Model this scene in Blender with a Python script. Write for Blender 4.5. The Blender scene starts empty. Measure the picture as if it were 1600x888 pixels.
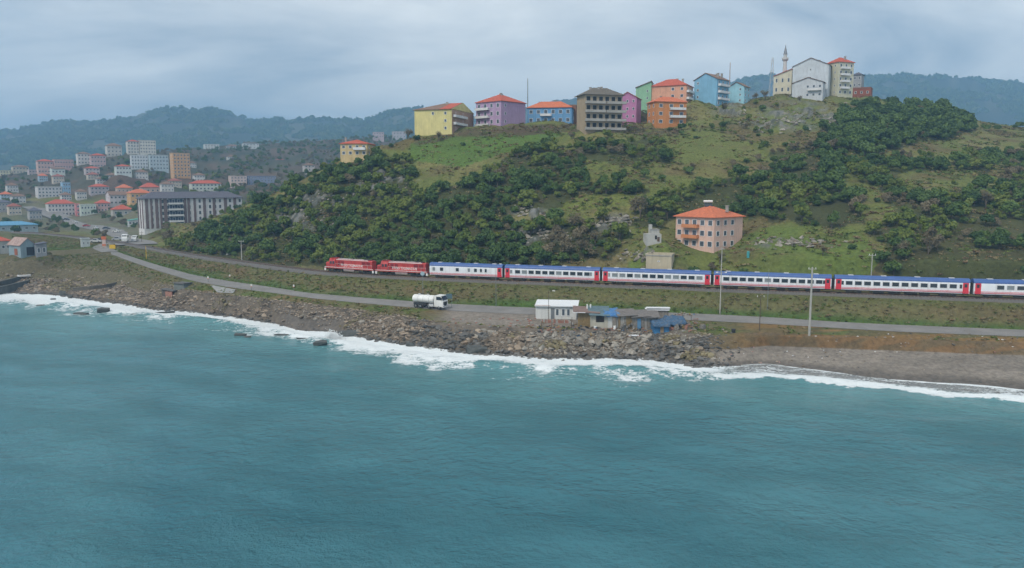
import bpy, bmesh, math, random
import numpy as np
from mathutils import Vector, Matrix

random.seed(7); rng = np.random.default_rng(7)
sc = bpy.context.scene
C = sc.collection
R = math.radians

# ------------------------------------------------------------------ camera
F_PX = 1260.0; CAM_H = 36.0; PITCH = math.atan((444 - 285) / F_PX)
cam_d = bpy.data.cameras.new('camera'); cam = bpy.data.objects.new('camera', cam_d); C.objects.link(cam)
cam_d.sensor_width = 36; cam_d.lens = 36 * F_PX / 1600; cam_d.clip_start = 0.5; cam_d.clip_end = 20000
cam.location = (0, 0, CAM_H); cam.rotation_euler = (math.pi / 2 - PITCH, 0, 0)
sc.camera = cam

# ------------------------------------------------------------------ sky, sun, exposure
SUN_DIR = Vector((-0.45, -0.62, 0.85)).normalized()          # towards the sun: behind the camera, over the sea
w = bpy.data.worlds.new('World'); sc.world = w; w.use_nodes = True
nt = w.node_tree; N = nt.nodes; L = nt.links; N.clear()
out = N.new('ShaderNodeOutputWorld'); bg = N.new('ShaderNodeBackground'); L.new(bg.outputs[0], out.inputs[0])
sky = N.new('ShaderNodeTexSky'); sky.sky_type = 'NISHITA'; sky.sun_disc = False
sky.sun_elevation = math.asin(SUN_DIR.z); sky.sun_rotation = math.atan2(SUN_DIR.x, SUN_DIR.y)
skm = N.new('ShaderNodeMix'); skm.data_type = 'RGBA'; skm.blend_type = 'MULTIPLY'; skm.inputs[0].default_value = 1
L.new(sky.outputs[0], skm.inputs[6]); skm.inputs[7].default_value = (0.09, 0.09, 0.09, 1)
tc = N.new('ShaderNodeTexCoord'); sep = N.new('ShaderNodeSeparateXYZ'); L.new(tc.outputs['Generated'], sep.inputs[0])
def wmath(op, a, b=None, c=None):
    n = N.new('ShaderNodeMath'); n.operation = op
    for i, v in enumerate((a, b, c)):
        if v is None: continue
        if hasattr(v, 'links'): L.new(v, n.inputs[i])
        else: n.inputs[i].default_value = v
    return n.outputs[0]
zz = wmath('ADD', wmath('MAXIMUM', sep.outputs[2], 0.0), 0.16)
cx = wmath('DIVIDE', sep.outputs[0], zz); cy = wmath('DIVIDE', sep.outputs[1], zz)
comb = N.new('ShaderNodeCombineXYZ'); L.new(cx, comb.inputs[0]); L.new(cy, comb.inputs[1])
mp = N.new('ShaderNodeMapping'); L.new(comb.outputs[0], mp.inputs[0]); mp.inputs['Scale'].default_value = (0.55, 0.62, 1); mp.inputs['Location'].default_value = (1.3, 0.4, 0)
n1 = N.new('ShaderNodeTexNoise'); n1.inputs['Scale'].default_value = 1.15; n1.inputs['Detail'].default_value = 8; n1.inputs['Roughness'].default_value = 0.58
n1.inputs['Distortion'].default_value = 0.5
L.new(mp.outputs[0], n1.inputs[0])
ramp = N.new('ShaderNodeValToRGB'); L.new(n1.outputs[0], ramp.inputs[0])
ramp.color_ramp.elements[0].position = 0.36; ramp.color_ramp.elements[0].color = (0.35, 0.41, 0.475, 1)
ramp.color_ramp.elements[1].position = 0.62; ramp.color_ramp.elements[1].color = (0.80, 0.82, 0.81, 1)
mx = N.new('ShaderNodeMix'); mx.data_type = 'RGBA'; mx.inputs[0].default_value = 0.93
L.new(skm.outputs[2], mx.inputs[6]); L.new(ramp.outputs[0], mx.inputs[7]); L.new(mx.outputs[2], bg.inputs[0]); bg.inputs[1].default_value = 1.0
sun_d = bpy.data.lights.new('sun', 'SUN'); sun_d.energy = 1.8; sun_d.angle = R(14); sun_d.color = (1, 0.93, 0.82)
sun = bpy.data.objects.new('sun', sun_d); C.objects.link(sun); sun.location = (0, 0, 300)
sun.rotation_euler = SUN_DIR.to_track_quat('Z', 'Y').to_euler()
vs = sc.view_settings; vs.view_transform = 'Standard'; vs.look = 'None'; vs.exposure = 0.48; vs.gamma = 1; vs.use_curve_mapping = False
sc.cycles.max_bounces = 6; sc.cycles.diffuse_bounces = 2; sc.cycles.glossy_bounces = 2; sc.cycles.transmission_bounces = 2
sc.cycles.volume_bounces = 0; sc.cycles.transparent_max_bounces = 6
sc.cycles.use_adaptive_sampling = True; sc.cycles.adaptive_threshold = 0.03; sc.cycles.use_denoising = True
sc.cycles.caustics_reflective = False; sc.cycles.caustics_refractive = False

# ------------------------------------------------------------------ pixel <-> place
FW = np.array([0, math.cos(PITCH), -math.sin(PITCH)]); UP = np.array([0, math.sin(PITCH), math.cos(PITCH)])
def ray(px, py): return FW + np.array([1., 0, 0]) * (px - 800) / F_PX + UP * (444 - py) / F_PX
def at(px, py, Y):
    d = ray(px, py); return np.array([0, 0, CAM_H]) + d * (Y / d[1])
def atz(px, py, z):
    d = ray(px, py); return np.array([0, 0, CAM_H]) + d * ((z - CAM_H) / d[2])
def proj(p):
    q = np.array(p) - np.array([0, 0, CAM_H]); dep = q @ FW
    return 800 + F_PX * q[0] / dep, 444 - F_PX * (q @ UP) / dep

# ------------------------------------------------------------------ noise
def _h(ix, iy, s):
    n = (ix.astype(np.int64) * 374761393 + iy.astype(np.int64) * 668265263 + s * 1442695041) & 0x7fffffff
    n = ((n ^ (n >> 13)) * 1274126177) & 0x7fffffff
    return ((n ^ (n >> 16)) & 0xffff) / 65535.0
def vnoise(x, y, s=0):
    x = np.asarray(x, float); y = np.asarray(y, float)
    ix = np.floor(x); iy = np.floor(y); fx = x - ix; fy = y - iy
    fx = fx * fx * (3 - 2 * fx); fy = fy * fy * (3 - 2 * fy)
    a = _h(ix, iy, s); b = _h(ix + 1, iy, s); c = _h(ix, iy + 1, s); d = _h(ix + 1, iy + 1, s)
    return (a * (1 - fx) + b * fx) * (1 - fy) + (c * (1 - fx) + d * fx) * fy
def fbm(x, y, o=4, s=0):
    t = 0; a = .5; n = 0
    for i in range(o):
        t = t + a * vnoise(x * 2 ** i + 17.3 * i, y * 2 ** i - 9.1 * i, s + i); n += a; a *= .5
    return t / n
def sstep(a, b, x):
    t = np.clip((x - a) / (b - a), 0, 1); return t * t * (3 - 2 * t)

# ------------------------------------------------------------------ materials
MATS = {}
def mat(name, col, rough=0.85, var=0.18, scale=1.2, spec=0.3, metal=0.0, stain=None, bump=0.0):
    if name in MATS: return MATS[name]
    m = bpy.data.materials.new(name); m.use_nodes = True; t = m.node_tree; n = t.nodes; b = n['Principled BSDF']
    b.inputs['Roughness'].default_value = rough; b.inputs['Metallic'].default_value = metal; b.inputs['Specular IOR Level'].default_value = spec
    tc = n.new('ShaderNodeTexCoord'); nz = n.new('ShaderNodeTexNoise'); nz.inputs['Scale'].default_value = scale; nz.inputs['Detail'].default_value = 5; nz.inputs['Roughness'].default_value = .6
    t.links.new(tc.outputs['Object'], nz.inputs['Vector'])
    cr = n.new('ShaderNodeValToRGB'); t.links.new(nz.outputs[0], cr.inputs[0])
    lo = [c * (1 - var) for c in col]; hi = [min(1, c * (1 + var)) for c in col]
    cr.color_ramp.elements[0].position = .3; cr.color_ramp.elements[0].color = (*lo, 1)
    cr.color_ramp.elements[1].position = .7; cr.color_ramp.elements[1].color = (*hi, 1)
    last = cr.outputs[0]
    if stain:
        mpn = n.new('ShaderNodeMapping'); mpn.inputs['Scale'].default_value = (1.6, 1.6, .22); t.links.new(tc.outputs['Object'], mpn.inputs[0])
        n2 = n.new('ShaderNodeTexNoise'); n2.inputs['Scale'].default_value = 0.9; n2.inputs['Detail'].default_value = 6; t.links.new(mpn.outputs[0], n2.inputs[0])
        r2 = n.new('ShaderNodeMapRange'); r2.inputs[1].default_value = .5; r2.inputs[2].default_value = .75; r2.inputs[4].default_value = .6; t.links.new(n2.outputs[0], r2.inputs[0])
        mxn = n.new('ShaderNodeMix'); mxn.data_type = 'RGBA'; t.links.new(r2.outputs[0], mxn.inputs[0]); t.links.new(last, mxn.inputs[6]); mxn.inputs[7].default_value = (*stain, 1)
        last = mxn.outputs[2]
    t.links.new(last, b.inputs['Base Color'])
    if bump:
        bn = n.new('ShaderNodeBump'); bn.inputs['Strength'].default_value = bump; bn.inputs['Distance'].default_value = .1
        t.links.new(nz.outputs[0], bn.inputs['Height']); t.links.new(bn.outputs[0], b.inputs['Normal'])
    MATS[name] = m; return m
def wallmat(name, col): return mat(name, col, .9, .10, .35, .2, stain=tuple(c * .62 + .02 for c in col))

# ------------------------------------------------------------------ objects
def tag(o, label=None, cat=None, group=None, kind=None):
    if label: o['label'] = label
    if cat: o['category'] = cat
    if group: o['group'] = group
    if kind: o['kind'] = kind
    return o
def link(name, me, parent=None, loc=None, rz=None, scale=None):
    o = bpy.data.objects.new(name, me); C.objects.link(o)
    if parent is not None: o.parent = parent
    if loc is not None: o.location = loc
    if rz is not None: o.rotation_euler = (0, 0, rz)
    if scale is not None: o.scale = scale
    return o
def thing(name, label, cat, loc=(0, 0, 0), rz=0.0, group=None):
    return tag(link(name, None, None, loc, rz), label, cat, group)
class MB:
    def __init__(s): s.v = []; s.f = []; s.m = []
    def add(s, vs, fs, mi=0):
        o = len(s.v); s.v += [tuple(map(float, p)) for p in vs]; s.f += [tuple(o + i for i in f) for f in fs]; s.m += [mi] * len(fs); return s
    def box(s, c, d, mi=0, rz=0.0, ry=0.0, rx=0.0):
        P = [Vector((sx * d[0] / 2, sy * d[1] / 2, sz * d[2] / 2)) for sx in (-1, 1) for sy in (-1, 1) for sz in (-1, 1)]
        if rz or ry or rx:
            M = Matrix.Rotation(rz, 3, 'Z') @ Matrix.Rotation(ry, 3, 'Y') @ Matrix.Rotation(rx, 3, 'X'); P = [M @ p for p in P]
        return s.add([(p[0] + c[0], p[1] + c[1], p[2] + c[2]) for p in P], [(0, 1, 3, 2), (4, 6, 7, 5), (0, 4, 5, 1), (2, 3, 7, 6), (0, 2, 6, 4), (1, 5, 7, 3)], mi)
    def ext(s, prof, x0, x1, mi=0, axis='x', caps=None):
        # profile of (a, b) extruded along an axis; caps = material of the two ends
        n = len(prof)
        def P(t, a, b): return (t, a, b) if axis == 'x' else ((a, t, b) if axis == 'y' else (a, b, t))
        vs = [P(x0, *p) for p in prof] + [P(x1, *p) for p in prof]
        s.add(vs, [(i, (i + 1) % n, n + (i + 1) % n, n + i) for i in range(n)], mi)
        o = len(s.v) - 2 * n
        s.f += [tuple(o + i for i in reversed(range(n))), tuple(o + n + i for i in range(n))]; s.m += [mi if caps is None else caps] * 2
        return s
    def tube(s, p0, p1, r0, r1=None, n=8, mi=0):
        r1 = r0 if r1 is None else r1
        p0 = Vector(p0); p1 = Vector(p1); d = (p1 - p0).normalized()
        a = d.orthogonal().normalized(); b = d.cross(a)
        vs = [p0 + (a * math.cos(2 * math.pi * i / n) + b * math.sin(2 * math.pi * i / n)) * r0 for i in range(n)]
        vs += [p1 + (a * math.cos(2 * math.pi * i / n) + b * math.sin(2 * math.pi * i / n)) * r1 for i in range(n)]
        return s.add(vs, [(i, (i + 1) % n, n + (i + 1) % n, n + i) for i in range(n)] + [tuple(reversed(range(n))), tuple(range(n, 2 * n))], mi)
    def mesh(s, name, mats, smooth=False):
        me = bpy.data.meshes.new(name); me.from_pydata(s.v, [], s.f)
        for m in (mats if isinstance(mats, (list, tuple)) else [mats]): me.materials.append(m)
        me.polygons.foreach_set('material_index', s.m)
        if smooth: me.shade_smooth()
        bm = bmesh.new(); bm.from_mesh(me); bmesh.ops.recalc_face_normals(bm, faces=bm.faces); bm.to_mesh(me); bm.free()
        me.update(); return me
    def build(s, name, mats, parent=None, loc=None, rz=None, smooth=False):
        return link(name, s.mesh(name, mats, smooth), parent, loc, rz)
def copy_tree(o, parent=None):
    c = o.copy(); C.objects.link(c); c.parent = parent
    for k in list(o.children): copy_tree(k, c)
    return c
def grid_mesh(name, V, nr, nc, mats, attrs=None, smooth=True):
    me = bpy.data.meshes.new(name)
    idx = np.arange(nr * nc).reshape(nr, nc)
    f = np.stack([idx[:-1, :-1], idx[:-1, 1:], idx[1:, 1:], idx[1:, :-1]], -1).reshape(-1, 4)
    me.vertices.add(nr * nc); me.vertices.foreach_set('co', V.reshape(-1).astype(np.float32))
    me.loops.add(f.size); me.loops.foreach_set('vertex_index', f.reshape(-1).astype(np.int32))
    me.polygons.add(len(f)); me.polygons.foreach_set('loop_start', np.arange(0, f.size, 4, dtype=np.int32))
    me.update(calc_edges=True); me.validate()
    if smooth: me.shade_smooth()
    me.materials.append(mats)
    for k, a in (attrs or {}).items():
        if a.ndim == 2:
            at_ = me.color_attributes.new(k, 'FLOAT_COLOR', 'POINT'); c4 = np.ones((len(a), 4), np.float32); c4[:, :3] = a; at_.data.foreach_set('color', c4.reshape(-1))
        else:
            at_ = me.attributes.new(k, 'FLOAT', 'POINT'); at_.data.foreach_set('value', a.astype(np.float32))
    return me

# ------------------------------------------------------------------ land: long features followed by the ground (shore, bank, road, railway, hill)
S_GRID = np.linspace(-1.05, 1.05, 2101)
def curve_s(pts, sig=9):
    P = np.array(pts); s = P[:, 0] / P[:, 1]; o = np.argsort(s); s = s[o]; P = P[o]
    k = np.exp(-0.5 * (np.arange(-3 * sig, 3 * sig + 1) / sig) ** 2); k /= k.sum()
    r = []
    for j in (1, 2):
        v = np.interp(S_GRID, s, P[:, j]); v = np.convolve(np.pad(v, 3 * sig, mode='edge'), k, 'valid'); r.append(v)
    return r
def fz(l, sig=9): return curve_s([atz(*p) for p in l], sig)
def fy(l, sig=12): return curve_s([at(*p) for p in l], sig)
SHORE = fz([(0, 457, 0), (60, 460, 0), (100, 463, 0), (150, 470, 0), (200, 476, 0), (240, 484, 0), (300, 487, 0), (380, 497, 0), (430, 505, 0), (470, 517, 0), (520, 519, 0), (560, 527, 0), (620, 537, 0), (680, 544, 0), (740, 552, 0), (800, 554, 0), (850, 560, 0), (950, 559, 0), (1000, 559, 0), (1050, 564, 0), (1100, 572, 0), (1150, 570, 0), (1200, 569, 0), (1250, 574, 0), (1300, 581, 0), (1400, 592, 0), (1500, 600, 0), (1600, 610, 0)], 5)
FOAMO = fz([(0, 475, 0), (100, 485, 0), (200, 495, 0), (300, 503, 0), (350, 511, 0), (450, 528, 0), (500, 540, 0), (560, 549, 0), (620, 562, 0), (700, 572, 0), (800, 582, 0), (900, 587, 0), (1000, 589, 0), (1100, 595, 0), (1200, 602, 0), (1300, 606, 0), (1400, 614, 0), (1500, 625, 0), (1600, 632, 0)], 6)
BANK = fz([(0, 425, 5), (100, 420, 5.5), (200, 430, 6), (250, 444, 5.6), (300, 455, 5.2), (350, 461, 5.2), (400, 466, 5.2), (480, 475, 5.3), (560, 485, 4.8), (640, 497, 4.4), (700, 507, 4.2), (800, 513, 4.2), (900, 516, 4.2), (1000, 516, 4.2), (1080, 521, 4.2), (1130, 526, 4.3), (1200, 524, 4.5), (1300, 527, 4.5), (1400, 530, 4.5), (1500, 533, 4.5), (1600, 535, 4.5)])
BT = fz([(1130, 548, 2.0), (1200, 541, 2.2), (1300, 545, 2.3), (1400, 549, 2.4), (1500, 553, 2.5), (1600, 557, 2.5)])
_bx = sstep(0.17, 0.30, S_GRID)
BEACHT = [(SHORE[0] + .5 * (BANK[0] - SHORE[0])) * (1 - _bx) + BT[0] * _bx, 2.4 * (1 - _bx) + BT[1] * _bx]
ROADN = fz([(0, 400, 9), (100, 398, 9.5), (160, 393, 9.9), (200, 408, 9.2), (240, 422, 8.2), (300, 440, 7.0), (360, 450, 6.5), (480, 466, 6.3), (560, 474, 6.0), (640, 481, 5.8), (700, 486, 5.6), (800, 491, 5.4), (900, 494, 5.4), (1000, 497, 5.4), (1100, 502, 5.4), (1200, 507, 5.4), (1300, 513, 5.3), (1400, 519, 5.2), (1500, 523, 5.1), (1600, 527, 5.0)])
ROADF = fz([(0, 394, 9.12), (100, 391, 9.62), (160, 386, 10.02), (200, 400, 9.32), (240, 413, 8.32), (300, 430, 7.12), (360, 440, 6.62), (480, 458, 6.42), (560, 465, 6.12), (640, 471, 5.92), (700, 475, 5.72), (800, 480, 5.52), (900, 484, 5.52), (1000, 487, 5.52), (1100, 491, 5.52), (1200, 496, 5.52), (1300, 503, 5.42), (1400, 508, 5.32), (1500, 512, 5.22), (1600, 516, 5.12)])
TOE = [ROADF[0] + 1.4, ROADF[1] - .3]
RAIL_Z = 10.8
TRK = fz([(p[0], p[1], RAIL_Z) for p in [(40, 362), (100, 367), (150, 373), (200, 380), (240, 387), (300, 397), (380, 408), (450, 417), (512, 424), (588, 429), (672, 433), (788.5, 437.4), (943, 442.9), (1111.5, 449.3), (1303.5, 456.3), (1510, 463.6), (1600, 466.5), (1800, 472)]], 14)
_X = S_GRID * TRK[0]; _m = np.clip(np.gradient(TRK[0], _X), -3, 3); OBL = np.sqrt(1 + _m ** 2)
TRKN = [np.maximum(TRK[0] - 2.6 * OBL, TOE[0] + 2), TRK[1] * 0 + 10.05]
TRKF = [TRK[0] + 2.7 * OBL, TRK[1] * 0 + 10.05]
BASE = [TRKF[0] + 2.5 * OBL, TRK[1] * 0 + 10.3]
HF = {
 0: [(372, 410), (352, 540), (337, 590), (318, 640), (303, 690), (292, 740), (281, 800), (274, 850)],
 100: [(364, 455), (350, 540), (336, 590), (320, 630), (305, 680), (291, 730), (275, 790), (260, 850)],
 200: [(372, 400), (356, 500), (340, 560), (320, 610), (302, 660), (287, 710), (267, 760), (242, 840)],
 240: [(380, 345), (366, 385), (350, 450), (330, 540), (312, 640), (288, 710), (266, 770), (240, 900)],
 280: [(390, 312), (381, 318), (373, 324), (366, 330), (352, 460), (295, 680), (268, 800), (232, 1000)],
 330: [(393, 292), (374, 303), (356, 313), (342, 322), (340, 460), (298, 660), (264, 850), (229, 1120)],
 400: [(398, 268), (365, 283), (338, 298), (316, 312), (325, 460), (294, 650), (258, 850), (225, 1180)],
 500: [(402, 247), (350, 268), (305, 285), (268, 305), (300, 460), (288, 650), (252, 850), (219, 1220)],
 600: [(402, 237), (345, 260), (285, 285), (230, 313), (270, 460), (285, 650), (250, 850), (214, 1280)],
 700: [(405, 228), (330, 253), (260, 283), (205, 318), (250, 450), (285, 650), (250, 850), (214, 1300)],
 780: [(405, 223), (325, 248), (252, 280), (195, 325), (245, 450), (285, 650), (250, 850), (225, 1300)],
 850: [(405, 218), (318, 244), (240, 284), (192, 330), (240, 450), (285, 650), (250, 850), (225, 1300)],
 950: [(408, 214), (312, 243), (245, 272), (200, 305), (240, 450), (285, 650), (250, 850), (225, 1300)],
 1030: [(405, 208), (330, 235), (250, 275), (190, 330), (230, 460), (280, 650), (250, 850), (225, 1300)],
 1107: [(389, 212), (376, 226), (250, 275), (168, 345), (210, 470), (275, 650), (250, 850), (225, 1300)],
 1200: [(400, 200), (345, 225), (240, 285), (150, 375), (200, 500), (270, 650), (250, 850), (225, 1300)],
 1270: [(405, 193), (335, 225), (230, 290), (150, 372), (200, 500), (270, 650), (250, 850), (225, 1300)],
 1330: [(408, 189), (325, 228), (228, 295), (151, 380), (200, 500), (270, 650), (250, 850), (225, 1300)],
 1400: [(410, 185), (320, 230), (240, 295), (162, 385), (200, 500), (270, 650), (250, 850), (225, 1300)],
 1480: [(412, 182), (320, 230), (245, 295), (172, 390), (200, 500), (260, 650), (245, 850), (225, 1300)],
 1530: [(413, 181), (325, 229), (250, 293), (190, 390), (210, 500), (260, 650), (245, 850), (225, 1300)],
 1600: [(415, 180), (330, 228), (258, 290), (200, 385), (215, 500), (260, 650), (245, 850), (225, 1300)],
 1700: [(415, 180), (335, 228), (262, 290), (205, 385), (215, 500), (260, 650), (245, 850), (225, 1300)]}
HL = [fy([(px, v[k][0], v[k][1]) for px, v in HF.items()], 14) for k in range(8)]
HL[0][0] = np.maximum(HL[0][0], BASE[0] + 3)
for k in range(1, 8): HL[k][0] = np.maximum(HL[k][0], HL[k - 1][0] + 5)
BEH = [HL[7][0] + 300, HL[7][1] - 35]
FARB = [S_GRID * 0 + 2000, S_GRID * 0 + 60]
FARR = fy([(p[0], p[1], 3000) for p in [(-300, 215), (-120, 205), (0, 207), (40, 201), (80, 193), (130, 195), (190, 190), (250, 177), (300, 174), (340, 175), (380, 186), (430, 189), (500, 188), (560, 186), (620, 177), (660, 180), (720, 190), (800, 185), (850, 166), (890, 158), (950, 165), (1050, 160), (1130, 137), (1190, 120), (1230, 124), (1330, 114), (1380, 120), (1450, 124), (1530, 125), (1600, 132), (1750, 140), (1900, 150)]], 5)
END = [FARR[0] + 1500, FARR[1] * .6]
FEATS = [[SHORE[0] - 30, S_GRID * 0 - 4], SHORE, BEACHT, BANK, ROADN, ROADF, TOE, TRKN, TRKF, BASE] + HL + [BEH, FARB, FARR, END]
FY = np.array([f[0] for f in FEATS]); FZ = np.array([f[1] for f in FEATS])
for k in range(1, len(FY)): FY[k] = np.maximum(FY[k], FY[k - 1] + .4)
NSUB = [6, 12, 10, 10, 3, 2, 10, 2, 3, 20, 26, 26, 26, 14, 14, 8, 8, 8, 4, 4, 40, 4]
NAMP = [.1, .12, .3, .15, 0, .05, .25, .0, .2, .5, .9, .9, .7, .8, 1, 1, 1.2, 1.5, 4, 8, 22, 8]
def col_of(s): return np.clip((s - S_GRID[0]) / (S_GRID[1] - S_GRID[0]), 0, len(S_GRID) - 1.001)
def feat_at(s):
    c = col_of(s); i = int(c); t = c - i
    return FY[:, i] * (1 - t) + FY[:, i + 1] * t, FZ[:, i] * (1 - t) + FZ[:, i + 1] * t
def hill_noise(X, Y, amp):
    far = np.clip((Y - 900) / 1200, 0, 1)
    near = (fbm(X / 9, Y / 9, 4, 3) - .5) * 2 * amp
    big = (fbm(X / 300, Y / 420, 5, 9) - .5) * 4.5 * amp
    return near * (1 - far) + big * far
PADS = []      # levelled building plots: x, y, inner radius, outer radius, rise
def pad_dz(X, Y):
    X = np.asarray(X, float); Y = np.asarray(Y, float); sw = np.zeros(np.shape(X)); sd = np.zeros(np.shape(X))
    for (x, y, r0, r1, dz) in PADS:
        w_ = 1 - sstep(r0, r1, np.hypot(X - x, Y - y)); w_ = w_ ** 2; sw = sw + w_; sd = sd + w_ * dz
    return sd / np.maximum(sw, 1) 
def ground(X, Y):
    ys, zs = feat_at(X / Y); return float(np.interp(Y, ys, zs)) + (float(pad_dz(X, Y)) if PADS else 0.0)
def ground_v(X, Y):
    """heights and profile positions for arrays of places"""
    X = np.asarray(X, float); Y = np.asarray(Y, float); c = col_of(X / Y); i = c.astype(int); t = c - i
    YF = FY[:, i] * (1 - t) + FY[:, i + 1] * t; ZF = FZ[:, i] * (1 - t) + FZ[:, i + 1] * t
    j = np.clip((YF <= Y[None, :]).sum(0) - 1, 0, len(FY) - 2); q = np.arange(len(X)); f = np.clip((Y - YF[j, q]) / (YF[j + 1, q] - YF[j, q]), 0, 1)
    return ZF[j, q] * (1 - f) + ZF[j + 1, q] * f + (pad_dz(X, Y) if PADS else 0), j + f
def proj_v(X, Y, Z):
    dep_ = Y * FW[1] + (Z - CAM_H) * FW[2]; return 800 + F_PX * X / dep_, 444 - F_PX * (Y * UP[1] + (Z - CAM_H) * UP[2]) / dep_
def feature_pos(X, Y):
    """position along the profile: k + fraction between feature k and k+1"""
    ys, zs = feat_at(X / Y); return float(np.interp(Y, ys, np.arange(len(ys))))

# where the woods, rocks and fields lie on the hill (outlines seen from the sea)
def inpoly(px, py, poly):
    px = np.asarray(px, float); py = np.asarray(py, float); r = np.zeros(px.shape, bool); j = len(poly) - 1
    for i in range(len(poly)):
        xi, yi = poly[i]; xj, yj = poly[j]
        if yi != yj: r ^= ((yi > py) != (yj > py)) & (px < (xj - xi) * (py - yi) / (yj - yi) + xi)
        j = i
    return r
WOODS = [
 ('slope above the railway', 1.0, 1.0, [(236, 388), (300, 362), (380, 325), (450, 297), (520, 258), (600, 234), (640, 262), (650, 300), (700, 330), (800, 332), (830, 348), (960, 335), (985, 350), (955, 395), (830, 414), (700, 412), (560, 408), (420, 408), (300, 396)]),
 ('middle of the slope', 1.0, .9, [(640, 312), (660, 288), (720, 284), (765, 250), (820, 220), (880, 222), (912, 250), (905, 275), (1000, 282), (1012, 296), (910, 302), (860, 318), (820, 326), (740, 332), (690, 330)]),
 ('brow below the unfinished flats', .9, .8, [(880, 240), (900, 212), (960, 208), (1040, 214), (1050, 245), (1000, 252), (930, 250)]),
 ('slope behind the pink house', 1.0, 1.0, [(975, 345), (1040, 300), (1065, 282), (1135, 276), (1205, 262), (1222, 236), (1290, 246), (1325, 290), (1350, 342), (1300, 352), (1210, 338), (1165, 332), (1090, 322), (1030, 345)]),
 ('crest at the right', 1.0, 1.2, [(1290, 196), (1325, 158), (1400, 160), (1490, 168), (1520, 190), (1480, 208), (1420, 222), (1350, 236), (1290, 232)]),
 ('upper slope at the right', .8, .8, [(1200, 232), (1250, 216), (1330, 240), (1400, 236), (1470, 240), (1480, 256), (1400, 262), (1410, 290), (1380, 292), (1320, 262), (1240, 246)]),
 ('round thicket on the upper slope', 1.0, 1.0, [(1490, 250), (1510, 230), (1545, 232), (1562, 250), (1545, 262), (1505, 262)]),
 ('wood at the lower right', .9, 1.0, [(1345, 350), (1400, 330), (1440, 318), (1470, 290), (1530, 285), (1620, 290), (1640, 436), (1500, 436), (1400, 432), (1370, 410), (1395, 380)]),
 ('hedge along the upper right field', .8, .8, [(1560, 235), (1620, 225), (1640, 280), (1580, 282)]),
 ('gully right of the meadow', .8, .8, [(1380, 296), (1420, 292), (1470, 318), (1440, 330), (1400, 322)]),
]
ROCKS = [(600, 283, 45, 22), (500, 312, 45, 14), (470, 345, 50, 14), (830, 335, 30, 8), (1250, 180, 55, 20), (1210, 195, 40, 12), (960, 350, 30, 14), (1230, 382, 60, 8), (1000, 405, 25, 8), (850, 372, 40, 16), (1140, 172, 25, 10), (1300, 190, 20, 10)]
def woods_at(px, py):
    r = np.zeros(np.shape(px))
    for w_ in WOODS: r = np.maximum(r, inpoly(px, py, w_[3]) * w_[1])
    return r

# --- the sheet itself
NCOL = 760
s_cols = np.linspace(-.86, .86, NCOL); ci = col_of(s_cols); i0 = ci.astype(int); tt = ci - i0
Yk = FY[:, i0] * (1 - tt) + FY[:, i0 + 1] * tt; Zk = FZ[:, i0] * (1 - tt) + FZ[:, i0 + 1] * tt
rowsY, rowsZ, rowsK, rowsA = [], [], [], []
for k in range(len(FEATS) - 1):
    for j in range(NSUB[k]):
        t = j / NSUB[k]; rowsY.append(Yk[k] * (1 - t) + Yk[k + 1] * t); rowsZ.append(Zk[k] * (1 - t) + Zk[k + 1] * t); rowsK.append(k + t)
        a0 = NAMP[k - 1] if k else .1; a1 = NAMP[k]; a2 = NAMP[min(k + 1, len(NAMP) - 1)]
        amp = a1 if .15 < t < .85 else (min(a1, a0) if t <= .15 else min(a1, a2)); rowsA.append(amp)
rowsY.append(Yk[-1]); rowsZ.append(Zk[-1]); rowsK.append(len(FEATS) - 1.0); rowsA.append(5)
GY = np.array(rowsY); GZ = np.array(rowsZ); GX = GY * s_cols[None, :]; GK = np.array(rowsK)[:, None] * np.ones((1, NCOL)); GA = np.array(rowsA)[:, None]
GZ = GZ + hill_noise(GX, GY, GA) * (1 - .92 * (GK > 3.9) * (GK < 12.2) * (s_cols[None, :] < -.44))
# tree-topped far crest
GZ += np.where((GK > 19.5), (fbm(GX / 130, GY / 130, 3, 41) - .5) * 26, 0) + np.where((GK > 19.88) & (GK < 20.2), (vnoise(GX / 11, GY / 40, 31) - .3) * 9 + (vnoise(GX / 30, GY / 40, 32) - .5) * 8, 0)
dep = GX * 0 + (GY * FW[1] + (GZ - CAM_H) * FW[2]); GPX = 800 + F_PX * GX / dep; GPY = 444 - F_PX * (GY * UP[1] + (GZ - CAM_H) * UP[2]) / dep
_wx, _wy = GPX + (fbm(GPX / 22., GPY / 22., 3, 55) - .5) * 40, GPY - 8 + (fbm(GPX / 22. + 9, GPY / 14., 3, 56) - .5) * 22
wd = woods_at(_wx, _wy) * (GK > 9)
# rock outcrops stand proud
rk = np.zeros_like(GPX)
for (a, b, c, d) in ROCKS: rk = np.maximum(rk, np.clip(1.4 - np.hypot((GPX - a) / c, (GPY - b) / d), 0, 1))
rk = rk * (GK > 9) * (GK < 14)
rkn = rk * sstep(.47, .63, fbm(GX / 3.2, GY / 3.2, 4, 77))
GZ += rkn * (.6 + 1.8 * (vnoise(GX / 2.2, GY / 2.2, 5) - .3))
def lerp3(a, b, t): return np.array(a)[None, None, :] * (1 - t[..., None]) + (b if isinstance(b, np.ndarray) else np.array(b)[None, None, :]) * t[..., None]
n_a = fbm(GX / 14, GY / 14, 4, 11); n_b = fbm(GX / 3.2, GY / 3.2, 4, 12); n_c = fbm(GX / 45, GY / 45, 3, 13)
def mixc(col, new, t): return col * (1 - t[..., None]) + np.array(new)[None, None, :] * t[..., None]
col = np.zeros(GX.shape + (3,)) + np.array((.115, .105, .05))
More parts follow.
